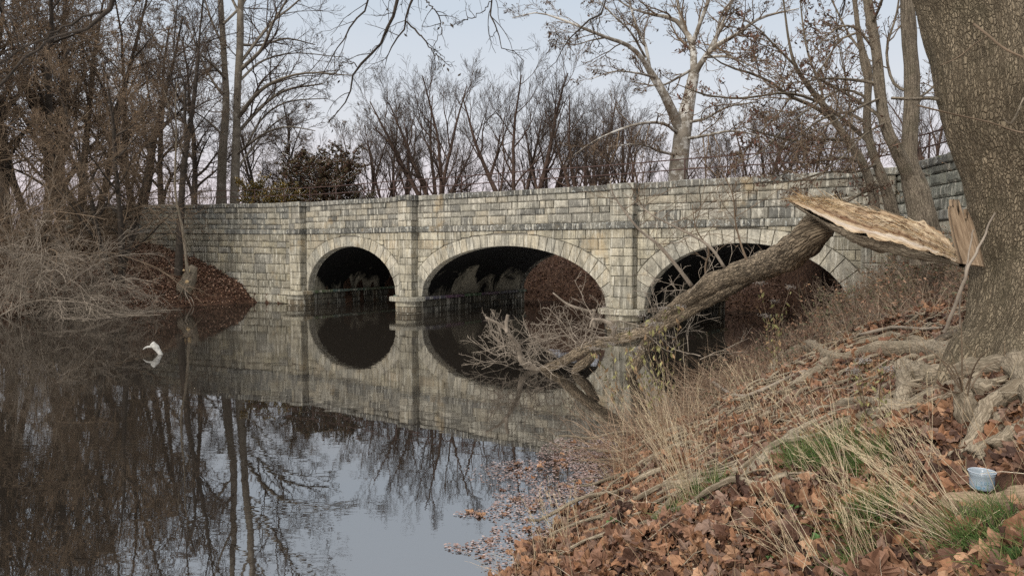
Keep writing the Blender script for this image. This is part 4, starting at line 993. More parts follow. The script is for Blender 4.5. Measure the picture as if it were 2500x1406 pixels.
# ---------------------------------------------------------------- the broken trunk fallen into the water
fb = px(1325, 903, 14.4); fb[2] = 0
fal = empty('fallen_tree', fb, 'broken tree with a splintered end by the leaning trunk, its crown sunk in the river', 'fallen tree')
def ft(pts, k=40, sides=18, mat='bark_log', name='trunk', rough=.1, rf=5, mm=1.0):
    q = spline([tpt(p[0],p[1],p[2],p[3]) for p in pts], k); m = MB(); tubes(m, q[:,:3], q[:,3]*mm, sides, rough=rough, roughf=rf, seam=True, cap=True); m.build(name, MAT[mat], fal); return q
q1 = ft([(2022,520,70,7.35),(2000,548,88,7.25),(1968,585,92,7.4),(1930,618,88,7.9),(1885,640,82,8.6),(1840,655,72,9.4),(1800,668,60,9.9),(1765,682,56,10.4),(1738,690,62,10.7),(1715,706,48,11.0),(1690,724,44,11.3),(1664,738,42,11.6),(1632,764,38,12.0),(1598,786,32,12.4),(1570,800,26,12.7)], 110, 22, mm=.86, rough=.15)
q2 = ft([(1850,668,30,9.3),(1810,690,34,9.9),(1750,722,36,10.8),(1700,749,35,11.4),(1650,777,36,11.9),(1610,799,34,12.3),(1568,812,33,12.7),(1504,829,31,13.3),(1456,842,29,13.7),(1424,854,28,13.9),(1379,880,27,14.2),(1334,899,24,14.4),(1290,918,18,14.5)], 90, 16, name='limb', mm=.9, rough=.15)
ft([(1580,812,24,12.6),(1578,838,30,12.9),(1560,879,30,13.3),(1546,905,26,13.6),(1530,930,18,13.7)], 30, 12, name='limb')
ft([(1455,852,24,13.8),(1435,880,26,14.0),(1412,897,24,14.1),(1400,912,18,14.2)], 24, 12, name='limb')
ft([(1318,905,14,14.4),(1290,895,16,14.4),(1273,880,15,14.3),(1266,850,13,14.2),(1248,822,11,14.0),(1225,795,8,13.9),(1185,775,4,13.8)], 30, 8, 'twig_pale', 'limb')
ft([(1238,812,9,13.9),(1236,790,9,13.9),(1240,768,8,13.9)], 10, 8, 'twig_pale', 'limb'); ft([(1500,826,10,13.3),(1492,792,10,13.2),(1450,780,7,13.1),(1440,800,3,13.0)], 14, 8, 'twig_pale', 'limb')
ft([(1452,800,8,13.4),(1448,778,10,13.4),(1450,755,8,13.4)], 8, 8, 'twig_pale', 'limb'); ft([(1448,762,8,13.4),(1420,755,7,13.3),(1385,742,5,13.2),(1350,715,3,13.1)], 16, 7, 'twig_pale', 'limb')
ft([(1690,700,11,11.2),(1660,660,9,11.1),(1610,600,8,11.0),(1560,560,6,10.9),(1500,480,4,10.8),(1490,440,2,10.7)], 24, 7, 'twig_pale', 'limb', .03)
ft([(1770,655,8,10.2),(1730,600,7,10.2),(1660,560,5,10.3),(1600,530,4,10.3),(1560,500,3,10.4),(1520,470,2,10.4)], 24, 7, 'twig_pale', 'limb', .03)
ft([(1825,640,7,9.4),(1810,600,5,9.4),(1795,540,4,9.4),(1790,480,3,9.3),(1770,430,2,9.3)], 18, 6, 'twig_brown', 'limb', .03)
ft([(1725,690,6,10.9),(1722,650,5,10.9),(1730,610,4,10.8),(1700,560,3,10.8),(1690,500,2,10.7)], 18, 6, 'twig_brown', 'limb', .03)
r = np.random.default_rng(55)
# drowned twiggy crown in the water
bp = []; bd = []
for (x,y,D,n_) in ((1270,880,14.4,18),(1240,850,14.2,12),(1330,890,14.3,13),(1420,850,13.9,10),(1500,810,13.4,6),(1470,790,13.3,6),(1690,710,11.2,4),(1640,835,12.6,5),(1700,860,12.2,5)):
    for _ in range(n_): bp.append(px(x+r.normal(0,22), y+r.normal(0,9), D+r.normal(0,.3))); bd.append(nrm(A([r.normal(-.2,.7), r.normal(-.1,.6), abs(r.normal(.5,.5))])))
n_ = len(bp); P,R = grow(A(bp), A(bd), r.uniform(.35,1.3,n_), r.uniform(.005,.011,n_), 7, .15, .02, r, .35, .004)
mb = MB(); tubes(mb, P, R, 5); p,d,l,qq = sprout(P,R,plen(P),5,.15,.5,1.1,.5,.65,r); P2,R2 = grow(p,d,l,np.maximum(qq,.0045),5,.2,.02,r,.6,.0035); tubes(mb, P2, R2, 4)
p,d,l,qq = sprout(P2,R2,l,3,.2,.5,1.0,.5,.8,r); P3,R3 = grow(p,d,l,np.maximum(qq,.0035),3,.2,.0,r,.7,.003); tubes(mb, P3, R3, 3); mb.build('crown', MAT['twig_pale'], fal)
# twigs of the shoots in front of the bridge wall
bp = []; bd = []
for a_,b_,D,n_ in (((1660,660),(1500,480),11.0,13),((1730,600),(1530,480),10.3,13),((1810,600),(1780,440),9.4,10),((1725,640),(1690,510),10.8,10)):
    for _ in range(n_):
        t_ = r.uniform(0,1); bp.append(px(a_[0]*(1-t_)+b_[0]*t_, a_[1]*(1-t_)+b_[1]*t_, D)); bd.append(nrm(A([r.normal(0,.8), r.normal(0,.5), r.uniform(0,1)])))
n_ = len(bp); P,R = grow(A(bp), A(bd), r.uniform(.4,1.1,n_), np.full(n_,.005), 7, .12, .03, r, .4, .003); mb = MB(); tubes(mb, P, R, 4)
p,d,l,qq = sprout(P,R,plen(P),4,.15,.5,1.0,.45,.7,r); P2,R2 = grow(p,d,l,np.maximum(qq,.003),4,.15,.02,r,.6,.0025); tubes(mb, P2, R2, 3); leaves_on(mb, P2, 60, r, .02, [(.10,.05,.03)], .8); mb.build('crown', MAT['twig_brown'], fal)

# splintered end: a half round slab, bark below, torn wood above
ax = A([[*px(1926,489,7.2),4],[*px(1950,490,7.15),17],[*px(2000,503,7.0),33],[*px(2060,522,6.75),46],[*px(2120,541,6.5),54],[*px(2190,562,6.2),52],[*px(2250,588,5.9),42],[*px(2300,612,5.6),28],[*px(2352,640,5.2),12]])
for i_, D_ in enumerate((7.2,7.15,7.0,6.75,6.5,6.2,5.9,5.6,5.2)): ax[i_,3] *= D_/FPX
ax[:,3] *= .95; s = spline(ax, 150); P, Wd = s[:,:3], s[:,3]; T = nrm(np.gradient(P, axis=0)); toc = nrm(A([0,0,CAMZ])-P)
m_ = nrm(toc*.66+A([0,0,1.])*.75); m_ = nrm(m_-T*(m_*T).sum(1,keepdims=True)); c_ = np.cross(T, m_); c_ = c_*np.sign(c_[:,2:3]+1e-9)
u = np.linspace(-1,1,60); U_, K_ = np.meshgrid(u, np.arange(len(P))); ss_ = K_/len(P)
rel = .55*(1-U_**2)*-.35*Wd[K_] + .016*np.abs(fbm(ss_*14+U_, U_*9, 0, 21, 4)) - .02*np.exp(-((U_-.12+.25*np.sin(ss_*5))/.12)**2) + .012*vnoise(ss_*40, U_*14, 0, 23) + .035*np.clip(U_,0,1)*fbm(ss_*7+U_*2, U_*4, 0, 29, 4)*Wd[K_]/.15
smoothstrip = np.exp(-((U_+.60+.15*np.sin(ss_*7))/.15)**2)*smooth(.03,.15,ss_); rel = rel*(1-.75*smoothstrip)
edge = Wd[K_]*(1+.16*fbm(ss_*9, np.sign(U_)*3, 0, 33, 4)*(np.abs(U_) > .8))
V = P[K_]+c_[K_]*(U_*edge)[...,None]+m_[K_]*rel[...,None]
f1 = fbm(ss_*9, U_*13, 0, 40, 4)[...,None]*.5+.5
pale = A([.50,.40,.27]); tan = A([.30,.20,.115]); rot = A([.11,.045,.022]); cream = A([.46,.41,.36])
colr = pale*f1+tan*(1-f1)
st_ = np.exp(-((U_-.10+.22*np.sin(ss_*5))/.15)**2)*smooth(.04,.15,ss_)*(.8+.3*vnoise(ss_*12,U_*3,0,44)); colr = colr*(1-st_[...,None]*.85)+rot*st_[...,None]*.85
dk = (vnoise(ss_*55, U_*26, 0, 46) > .45)*(U_ > -.35)*.75; colr = colr*(1-dk[...,None])+rot*.7*dk[...,None]
ss3 = (smoothstrip*(.45+.4*f1[...,0]))[...,None]; colr = colr*(1-ss3)+cream*ss3
idx = np.arange(V.shape[0]*V.shape[1]).reshape(V.shape[:2]); mb = MB()
mb.add(V.reshape(-1,3), [np.stack([idx[:-1,:-1], idx[:-1,1:], idx[1:,1:], idx[1:,:-1]],-1).reshape(-1,4)], np.stack([U_*.15, ss_*2.6],-1).reshape(-1,2), col=colr.reshape(-1,3))
M = Mat('splintered_wood'); tcn = M.n('TexCoord'); mp = M.n('Mapping', {'Vector': tcn.outputs['UV'], 'Scale': (90,3.2,1)}); n = M.noise(mp.outputs[0], 1.0, 4, .65, .4)
MAT['split'] = M.surf(M.mix(.8, M.attr(), M.ramp(n, [(.3, .55), (.55, 1.0), (.75, 1.3)]), 'MULTIPLY'), .85, M.bump(n, .9, .012), .15)
mb.build('split_face', MAT['split'], fal)
th = np.linspace(0, np.pi, 40); TT, K_ = np.meshgrid(th, np.arange(len(P))); ss_ = K_/len(P)
bd_ = 1.0+.30*np.exp(-((ss_-.42)/.10)**2)*(TT<2.2)
rn = 1+.10*fbm(ss_*7, TT*2.2, 0, 60, 3)
V = P[K_]-c_[K_]*(np.cos(TT)*Wd[K_]*rn)[...,None]-m_[K_]*(np.sin(TT)*Wd[K_]*1.12*rn*bd_)[...,None]; idx = np.arange(V.shape[0]*V.shape[1]).reshape(V.shape[:2]); mb = MB()
mb.add(V.reshape(-1,3), [np.stack([idx[:-1,:-1], idx[:-1,1:], idx[1:,1:], idx[1:,:-1]],-1).reshape(-1,4)], np.stack([TT*.16, ss_*2.6],-1).reshape(-1,2)); mb.build('bark_slab', MAT['bark_root'], fal)
# splinters and torn fibres
n_ = 420; k_ = r.integers(2, 148, n_); u_ = r.uniform(-.35, 1.0, n_); endw = r.random(n_) < .25; k_[endw] = r.integers(2, 34, endw.sum()); u_[endw] = r.uniform(.1,1.05,endw.sum())
b0 = P[k_]+c_[k_]*(u_*Wd[k_])[:,None]+m_[k_]*.004; dd = nrm(T[k_]*np.where(r.random(n_)<.75,-1,1)[:,None]+c_[k_]*r.normal(.03,.10,n_)[:,None]+m_[k_]*np.abs(r.normal(.05,.06,n_))[:,None])
dd[endw] = nrm(dd[endw]+A([0,0,.5])+r.normal(0,.28,(endw.sum(),3)))
ln = r.uniform(.04,.17,n_); Pf,Rf = grow(b0, dd, ln, r.uniform(.0012,.0035,n_), 4, .06, -.02, r, .15, .0006)
cl = A([(.60,.45,.26),(.50,.35,.18),(.38,.22,.10),(.62,.52,.38),(.16,.08,.04)])[r.choice(5,n_,p=[.34,.25,.15,.2,.06])]
mb = MB(); tubes(mb, Pf, Rf, 3, col=cl); mb.build('torn_fibres', MAT['split'], fal)
n_ = 80; k_ = r.integers(8, 146, n_); u_ = r.uniform(.25, 1.05, n_); b0 = P[k_]+c_[k_]*(u_*Wd[k_])[:,None]-m_[k_]*.02
dd = nrm(-T[k_]+c_[k_]*r.normal(.10,.12,n_)[:,None]+m_[k_]*np.abs(r.normal(.05,.07,n_))[:,None]); Pf,Rf = grow(b0, dd, r.uniform(.12,.34,n_), r.uniform(.005,.013,n_), 5, .05, -.01, r, .05, .0006)
for i in range(n_): m = MB(); tubes(m, Pf[i:i+1], Rf[i:i+1], 5, col=[(.42,.31,.19),(.32,.21,.12),(.48,.39,.27)][i%3]); m.build('splinter', MAT['split'], fal)

# ---------------------------------------------------------------- double trunk tree and leaning thin trees on the right bank
r = np.random.default_rng(61); D = 12.0
def rtree(name, lab, x, D, lines, limbs, mat, tw, sidesT=14, m=(7,6,4), **kw):
    t = empty(name, at(x, D), lab, 'tree')
    for l_ in lines:
        q = spline(pxl(l_), 40); mb = MB(); tubes(mb, q[:,:3], q[:,3]*.88, sidesT, rough=.10, roughf=4, seam=True); mb.build('trunk', MAT[mat], t)
    Q = np.stack([spline(pxl(l_), 14) for l_ in limbs]); Pl, Rl = Q[...,:3], np.maximum(Q[...,3], .004)
    for i in range(len(limbs)): mb = MB(); tubes(mb, Pl[i:i+1], Rl[i:i+1], 7, rough=.08, roughf=6); mb.build('limb', MAT[mat], t)
    crown(t, Pl, Rl, r, *m, 0, limb=tw, twig=tw, **kw); return t
rtree('double_trunk_tree', 'grey brown tree forking into two stems between the broken log and the leaning trunk', 2240, D,
 [[(2268,640,D,92),(2256,560,D,76),(2240,480,D,66),(2226,430,D,56),(2219,390,D,44),(2221,330,D,42),(2226,250,D,40),(2226,180,D,39),(2220,100,D,38),(2214,0,D,36),(2205,-150,D,30),(2200,-320,D,18)],
  [(2226,440,D,44),(2205,400,D-.1,38),(2180,350,D-.2,32),(2160,300,D-.2,31),(2150,240,D-.2,30),(2145,190,D-.2,29),(2140,130,D-.2,27),(2128,60,D-.2,25),(2118,0,D-.2,23),(2108,-100,D-.2,18),(2100,-260,D-.2,9)]],
 [[(2150,285,D-.2,9),(2100,250,D,8),(2040,215,D,6),(1990,190,D-.5,4),(1930,175,D-1,2)], [(2145,205,D-.2,8),(2085,196,D-.2,7),(2020,192,D-.6,5),(1960,200,D-1,3),(1900,205,D-1,2)], [(2140,130,D-.2,7),(2090,70,D-.4,6),(2040,72,D-.6,4),(1980,130,D-.8,2)],
  [(2226,230,D,8),(2180,200,D+.6,7),(2165,120,D+.8,6),(2190,30,D+1,5),(2200,-60,D+1,2)], [(2214,0,D,9),(2260,-60,D,7),(2320,-160,D,4),(2380,-220,D,2)], [(2150,240,D-.2,7),(2100,262,D-.6,6),(2030,300,D-1,4),(1960,330,D-1.3,2)],
  [(2128,60,D-.2,8),(2150,10,D-.6,7),(2170,-60,D-.8,5),(2180,-160,D-.8,2)], [(2228,250,D,6),(2280,210,D+1,5),(2310,150,D+1,3),(2330,100,D+1,2)], [(2160,300,D-.2,7),(2110,330,D-1,5),(2050,390,D-1.4,4),(1990,420,D-1.6,2)]],
 'bark_mid', 'twig_brown', lr=(.42,.5,.55), tip=.0045, seeds=900, seedsize=.035, seedcol=[(.09,.05,.035),(.05,.035,.025)], up=(.02,.03,.03))
D = 12.8
rtree('vine_wrapped_tree', 'slender crooked tree wrapped in a lumpy vine, left of the double trunk tree', 2160, D,
 [[(2192,600,D,40),(2178,520,D,36),(2160,450,D,30),(2140,400,D,25),(2124,350,D,22),(2116,300,D,22),(2118,240,D,20),(2120,190,D,22),(2113,160,D,26),(2106,130,D,18),(2096,80,D,14),(2090,30,D,13),(2080,-60,D,12),(2070,-220,D,6)]],
 [[(2124,350,D,12),(2080,310,D,10),(2020,262,D-.3,8),(1960,235,D-.6,7),(1900,228,D-1,6),(1820,240,D-1.3,5),(1730,234,D-1.6,4),(1650,205,D-2,2)], [(2116,300,D,8),(2060,275,D+.4,7),(2000,295,D+.6,5),(1940,340,D+.6,4),(1880,390,D+.5,2)],
  [(2118,240,D,7),(2060,218,D,6),(2000,250,D-.4,5),(1930,300,D-.7,4),(1860,370,D-1,3),(1800,400,D-1,2)], [(2096,80,D,6),(2050,100,D,5),(2010,160,D,4),(1960,215,D,3),(1900,230,D,2)], [(2106,130,D,7),(2070,80,D+.6,5),(2040,20,D+.8,4),(2000,-60,D+1,2)],
  [(2140,400,D,8),(2090,420,D-.6,6),(2020,420,D-1,5),(1950,440,D-1.3,3),(1880,450,D-1.5,2)], [(2160,450,D,8),(2110,470,D-.5,6),(2050,500,D-1,4),(1990,500,D-1.2,2)]],
 'bark_mid', 'twig_brown', lr=(.30,.5,.55), tip=.0045, seeds=1300, seedsize=.035, seedcol=[(.12,.06,.04),(.08,.045,.03),(.05,.035,.025)], up=(.02,.02,.02), t0=.1)
D = 14.5
rtree('leaning_thin_tree', 'thin brown tree leaning left over the parapet of the right arch', 2133, D,
 [[(2140,600,D,30),(2133,480,D,27),(2104,396,D,24),(2068,342,D,21),(2040,300,D,19),(2014,262,D-.3,17),(1980,220,D-.6,14),(1942,162,D-1,10),(1926,100,D-1,7),(1915,20,D-1,5),(1905,-60,D-1,2)]],
 [[(2040,300,D,11),(1990,262,D-.5,10),(1930,236,D-1,8),(1880,200,D-1.4,7),(1820,175,D-1.8,6),(1770,160,D-2,4),(1700,110,D-2.4,2)], [(2068,342,D,9),(2010,340,D-.6,7),(1950,345,D-1,5),(1880,330,D-1.4,4),(1810,310,D-1.8,2)],
  [(2014,262,D-.3,7),(2000,200,D,6),(1975,140,D,5),(1960,60,D,4),(1950,-40,D,2)], [(2104,396,D,8),(2050,385,D-.8,6),(1980,400,D-1.2,5),(1900,430,D-1.6,3)], [(1942,162,D-1,6),(1890,110,D-1.4,5),(1850,70,D-1.6,4),(1800,40,D-1.8,2)],
  [(2085,370,D,7),(2080,300,D+.6,5),(2070,220,D+.8,4),(2050,120,D+1,3),(2040,20,D+1,2)], [(1930,236,D-1,6),(1900,280,D-1.2,4),(1850,330,D-1.4,3),(1800,400,D-1.5,2)]],
 'bark_mid', 'twig_brown', lr=(.34,.5,.55), tip=.005, seeds=1700, seedsize=.038, seedcol=[(.13,.065,.045),(.09,.05,.035),(.05,.035,.025)], up=(.03,.03,.03), t0=.1)
# pale stick leaning on the trunk and second thin one
for lab, pts in (('long pale bare stick leaning against the left side of the big trunk', [(2306,812,9,4.55),(2331,750,9,4.5),(2353,685,8,4.45),(2363,653,7,4.45),(2391,602,6,4.5),(2428,520,4,4.55)]),
                 ('short thin upright stick rising beside the long pale leaning stick', [(2345,800,4,4.6),(2343,740,4,4.6),(2352,690,4,4.55),(2362,640,4,4.55),(2376,560,3,4.6)])):
    q = spline([tpt(*p) for p in pts], 24); m = MB(); tubes(m, q[:,:3]+r.normal(0,.002,(24,3)), q[:,3], 7); tag(m.build('bare_stick', MAT['twig_pale']), lab, 'stick')

# ---------------------------------------------------------------- left tangle, stump and drift wood
r = np.random.default_rng(71)
def tangle(lab, bases, n, Ln, dmean, seed, tw='twig_pale', rb=(.012,.03)):
    r = np.random.default_rng(seed); c0 = A(px(bases[0][0], bases[0][1], bases[0][2])); c0[2] = max(0, ground_at(c0[0], c0[1]))
    t = empty('tangled_shrub', c0, lab, 'shrub', 'tangled pale shrubs drooping over the left waterside')
    b = A([px(bx_+r.normal(0,28), by_+r.normal(0,8), D_+r.normal(0,.5)) for bx_,by_,D_ in [bases[i] for i in r.integers(0, len(bases), n)]]); b[:,2] = np.maximum(gz(b[:,0], b[:,1]), -.05)
    d = nrm(A(dmean)+r.normal(0,.42,(n,3))); d[:,2] = np.abs(d[:,2])+.15; d = nrm(d)
    P,R = grow(b, d, Ln*r.uniform(.55,1.2,n), r.uniform(*rb,n), 12, .09, -.085, r, .25); P[...,2] = np.maximum(P[...,2], .0)
    mb = MB(); tubes(mb, P, R, 5); mb.build('stem', MAT[tw], t)
    p,dd,l,q = sprout(P,R,plen(P),9,.15,.3,.9,.36,.55,r); P2,R2 = grow(p,dd,l,np.maximum(q,.006),7,.12,-.06,r,.4,.005); P2[...,2] = np.maximum(P2[...,2], .0)
    mb = MB(); tubes(mb, P2, R2, 4); p,dd,l,q = sprout(P2,R2,l,6,.1,.3,.9,.45,.7,r); P3,R3 = grow(p,dd,l,np.maximum(q,.005),4,.14,-.04,r,.6,.004); P3[...,2] = np.maximum(P3[...,2], .0); tubes(mb, P3, R3, 3); mb.build('crown', MAT[tw], t)
tangle('pale tangled shrub drooping to the water at the left edge of the picture', [(-60,762,26.5),(20,765,26.5),(70,763,27)], 46, 5.0, (.4,-.1,.8), 1)
tangle('pale tangled shrub with stems arching right along the left waterline', [(90,758,27.3),(140,756,27.6),(180,755,27.8)], 50, 4.0, (.6,-.1,.7), 2)
tangle('tall arching grey brown shrub filling the left edge above the waterside', [(-120,735,28.5),(0,730,29),(90,728,29.5)], 60, 7.5, (.25,-.1,1.0), 3, 'twig_brown', (.015,.04))
tangle('tall brown shrub arching over the left end of the wing wall', [(90,700,30.5),(150,700,31),(200,700,31)], 50, 5.4, (.35,-.1,1.0), 4, 'twig_brown', (.012,.035))
tangle('small low shrub reaching over the brown leaf bank left of the stump', [(240,748,28.3),(210,750,28.2)], 12, 2.2, (.6,-.15,.6), 5)
sp_ = gp(452, 712); D = sp_[1]; t = empty('cut_stump', sp_, 'pale sawn stump with two cut faces and bare roots on the left bank', 'stump')
q = spline([[*px(445,722,D),15*D/FPX],[*px(452,700,D),19*D/FPX],[*px(460,682,D),17*D/FPX],[*px(468,662,D),13*D/FPX],[*px(474,650,D),8*D/FPX]], 16); mb = MB(); tubes(mb, q[:,:3], q[:,3], 14, rough=.3, roughf=4, seam=True, cap=True); mb.build('stump_body', MAT['bark_mid'], t)
for (x,y,w_) in ((459,662,9),(457,688,9),(449,660,5)):
    cc = px(x,y,D-.28); ax_ = nrm(A([.25,-1,.1])); mb = MB(); tubes(mb, A([cc-ax_*.35, cc+ax_*.02]), A([w_*D/FPX*.5*1.1]*2), 12, cap=True); mb.build('sawn_limb', MAT['bark_mid'], t)
    cc2 = cc+ax_*.03; mb = MB(); tubes(mb, A([cc+ax_*.0, cc2]), A([w_*D/FPX*.5*1.0]*2), 12, cap=True); mb.build('cut_face', MAT['wood_cut'], t)
for k_ in range(16):
    e = px(452+r.normal(0,26), 735+r.uniform(-12,18), D-r.uniform(.1,1.0)); e[2] = max(e[2], .0); b0 = q[r.integers(0,8),:3]; s_ = spline([[*b0,.03],[*((b0+e)/2+A([r.normal(0,.12),-.1,.1])),.02],[*e,.008]], 10)
    m = MB(); tubes(m, s_[:,:3], s_[:,3], 5); m.build('root', MAT['twig_pale' if k_%3 else 'bark_mid'], t)
t = empty('drift_wood', (px(385,866,16.4)[0], 16.4, 0), 'bleached white piece of driftwood with a side branch sticking out of the river', 'driftwood')
Dd = CAMZ*FPX/(866-605)
mb = MB(); q = spline([[*px(394,870,Dd),.045],[*px(387,858,Dd),.055],[*px(377,844,Dd),.055],[*px(371,838,Dd),.05]], 14); tubes(mb, q[:,:3], q[:,3], 10, rough=.25, roughf=9, cap=True, seam=True); mb.build('stub', MAT['drift'], t)
mb = MB(); q = spline([[*px(374,846,Dd),.03],[*px(365,846,Dd),.024],[*px(356,848,Dd),.018],[*px(349,853,Dd),.006]], 12); tubes(mb, q[:,:3], q[:,3], 7, cap=True); mb.build('side_branch', MAT['drift'], t)

# ================================================================ leaf litter, grasses, weeds
r = np.random.default_rng(81)
def leaf_proto(seed, lobes=5):
    r = np.random.default_rng(seed); th = np.linspace(0, 2*np.pi, 29)[:-1]; ph = th
    rad = .52+.30*np.abs(np.cos(ph*lobes/2))**.8+.16*np.cos(ph)+.05*r.normal(0,1,28); rad[13:16] *= .6
    o = np.stack([np.cos(ph)*rad, np.sin(ph)*rad], 1); mid = o*.5
    xy = np.vstack([[0,0], mid, o]); cv = r.uniform(.25,.9); cw = r.uniform(-.5,.9)
    z = cv*(xy[:,1]**2)+cw*.5*xy[:,0]*np.abs(xy[:,0]) + .12*r.normal(0,1,57)*(np.hypot(*xy.T) > .3); V = np.column_stack([xy, z])
    F3 = [(0, 1+i, 1+(i+1)%28) for i in range(28)]; F4 = [(1+i, 29+i, 29+(i+1)%28, 1+(i+1)%28) for i in range(28)]; return V, A(F3), A(F4)
PROT = [leaf_proto(i, 5 if i % 3 else 3) for i in range(8)]
LC = .92*A([(.19,.102,.064),(.15,.075,.045),(.25,.135,.08),(.10,.052,.034),(.31,.18,.105),(.065,.036,.026),(.20,.13,.095),(.21,.105,.055),(.15,.09,.062),(.24,.128,.07)])
def scatter_leaves(mb, pos, size, r, cols=LC, tilt=.5, lift=.02, simple=False):
    n = len(pos); yaw = r.uniform(0,2*np.pi,n); t1 = r.normal(0,tilt,n); t2 = r.normal(0,tilt,n); flip = np.where(r.random(n) < .4, -1, 1)
    cy, sy = np.cos(yaw), np.sin(yaw); c1, s1 = np.cos(t1), np.sin(t1); c2, s2 = np.cos(t2), np.sin(t2)
    M_ = np.zeros((n,3,3)); M_[:,0] = np.stack([cy*c2, -sy*c1+cy*s2*s1, sy*s1+cy*s2*c1],1); M_[:,1] = np.stack([sy*c2, cy*c1+sy*s2*s1, -cy*s1+sy*s2*c1],1); M_[:,2] = np.stack([-s2, c2*s1, c2*c1],1)
    cl = cols[r.integers(0,len(cols),n)]*r.uniform(.75,1.25,(n,1))
    pos = pos.copy(); pos[:,2] += lift*r.uniform(.2,1.6,n)
    if simple:
        b = A([(-.5,0,0),(-.05,.34,.12),(.5,0,.1),(-.02,-.34,.1)]); k = 4; V = np.einsum('nij,kj->nki', M_, b)*size[:,None,None]+pos[:,None,:]; idx = np.arange(n)[:,None]*4
        mb.add(V.reshape(-1,3), [idx+A([[0,1,2]]), idx+A([[0,2,3]])], col=np.repeat(cl,4,0)); return
    which = r.integers(0, len(PROT), n)
    for w_ in range(len(PROT)):
        s_ = which == w_; Vp, F3, F4 = PROT[w_]; m_ = s_.sum()
        if not m_: continue
        Vp = Vp*A([1,1,1]); V = np.einsum('nij,kj->nki', M_[s_], Vp); V[...,2] *= flip[s_][:,None]; V = V*(size[s_]*.62)[:,None,None]+pos[s_][:,None,:]; k = len(Vp); off = (np.arange(m_)*k)[:,None,None]
        mb.add(V.reshape(-1,3), [(F3[None]+off).reshape(-1,3), (F4[None]+off).reshape(-1,4)], col=np.repeat(cl[s_],k,0))
def ground_pts(n, x0, x1, y0, y1, r, zmin=.0, keep=None):
    x = r.uniform(x0,x1,n); y = r.uniform(y0,y1,n); z = gz(x,y); m = (z > zmin) & (np.hypot(x-CUPC[0], y-CUPC[1]+.06) > .15)
    if keep is not None: m &= keep(x,y,z)
    return np.stack([x,y,z],1)[m]
mb = MB(); P = ground_pts(15000, -1.2, 5.5, .8, 9.5, r, .01, lambda x,y,z: (np.abs(x) < y*.95+.4)); scatter_leaves(mb, P, r.uniform(.06,.17,len(P)), r, tilt=.45, lift=.03)
P = ground_pts(1500, -.8, 4.0, .9, 4.8, r, .01, lambda x,y,z: (np.abs(x) < y*.95+.4)); scatter_leaves(mb, P, r.uniform(.09,.165,len(P)), r, tilt=.5, lift=.045)
P = ground_pts(9000, -.5, 9, 6, 18, r, .01, lambda x,y,z: r.random(len(x)) < .8); scatter_leaves(mb, P, r.uniform(.05,.10,len(P)), r, cols=LC*.8, tilt=.5, lift=.03)
P = ground_pts(70000, -.8, 5.0, 1.0, 9.5, r, .0, lambda x,y,z: (np.abs(x) < y*.95+.4)); scatter_leaves(mb, P, r.uniform(.015,.045,len(P)), r, cols=np.vstack([LC, LC*.5, [[.42,.33,.22],[.34,.26,.18]]]), tilt=.7, lift=.03, simple=True)
tag(mb.build('leaf_litter', MAT['leaf'], smooth=False), kind='stuff')
mb = MB(); P = ground_pts(90000, -32, -9, 25, 37.5, r, .02, lambda x,y,z: (z < 3.6)); scatter_leaves(mb, P, r.uniform(.05,.13,len(P)), r, cols=A([(.12,.062,.04),(.18,.095,.06),(.09,.045,.03),(.24,.14,.09),(.06,.032,.022),(.30,.2,.14)]), tilt=.6, lift=.05, simple=True)
P = ground_pts(60000, -6, 22, 22, 42, r, .02, lambda x,y,z: (z < 3.25)); scatter_leaves(mb, P, r.uniform(.06,.14,len(P)), r, cols=A([(.10,.05,.035),(.14,.075,.05),(.07,.038,.027),(.18,.11,.075)]), tilt=.6, lift=.05, simple=True)
tag(mb.build('far_leaf_litter', MAT['leaf'], smooth=False), kind='stuff')
# leaves and scum floating at the near shore
mb = MB(); n_ = 60000; x = r.uniform(-1.4,2.4,n_); y = r.uniform(4.8,10.0,n_); w_ = np.interp(y, WLX, WLW); dist = w_-x; m_ = (dist > -.1) & (r.random(n_) < np.exp(-np.clip(dist,0,9)*1.15)*(.45+.9*(vnoise(x*2.2,y*2.2,0,91) > -.1))) & (dist < np.interp(y, [5,6,7,8,9,10],[.25,.6,1.0,1.35,.9,.3])*(.35+1.1*np.clip(.55+.75*fbm(x*1.3,y*1.3,0,95,3),0,1.3)))
P = np.stack([x,y,np.full(n_,.006)],1)[m_]; scatter_leaves(mb, P, r.uniform(.012,.042,len(P)), r, cols=A([(.20,.13,.11),(.26,.19,.17),(.13,.085,.07),(.30,.24,.22)]), tilt=.06, lift=.004, simple=True)
P = P[:130]+A([.03,.02,.002]); scatter_leaves(mb, P, r.uniform(.05,.11,len(P)), r, tilt=.10, lift=.006); tag(mb.build('floating_leaves', MAT['leaf'], smooth=False), kind='stuff')

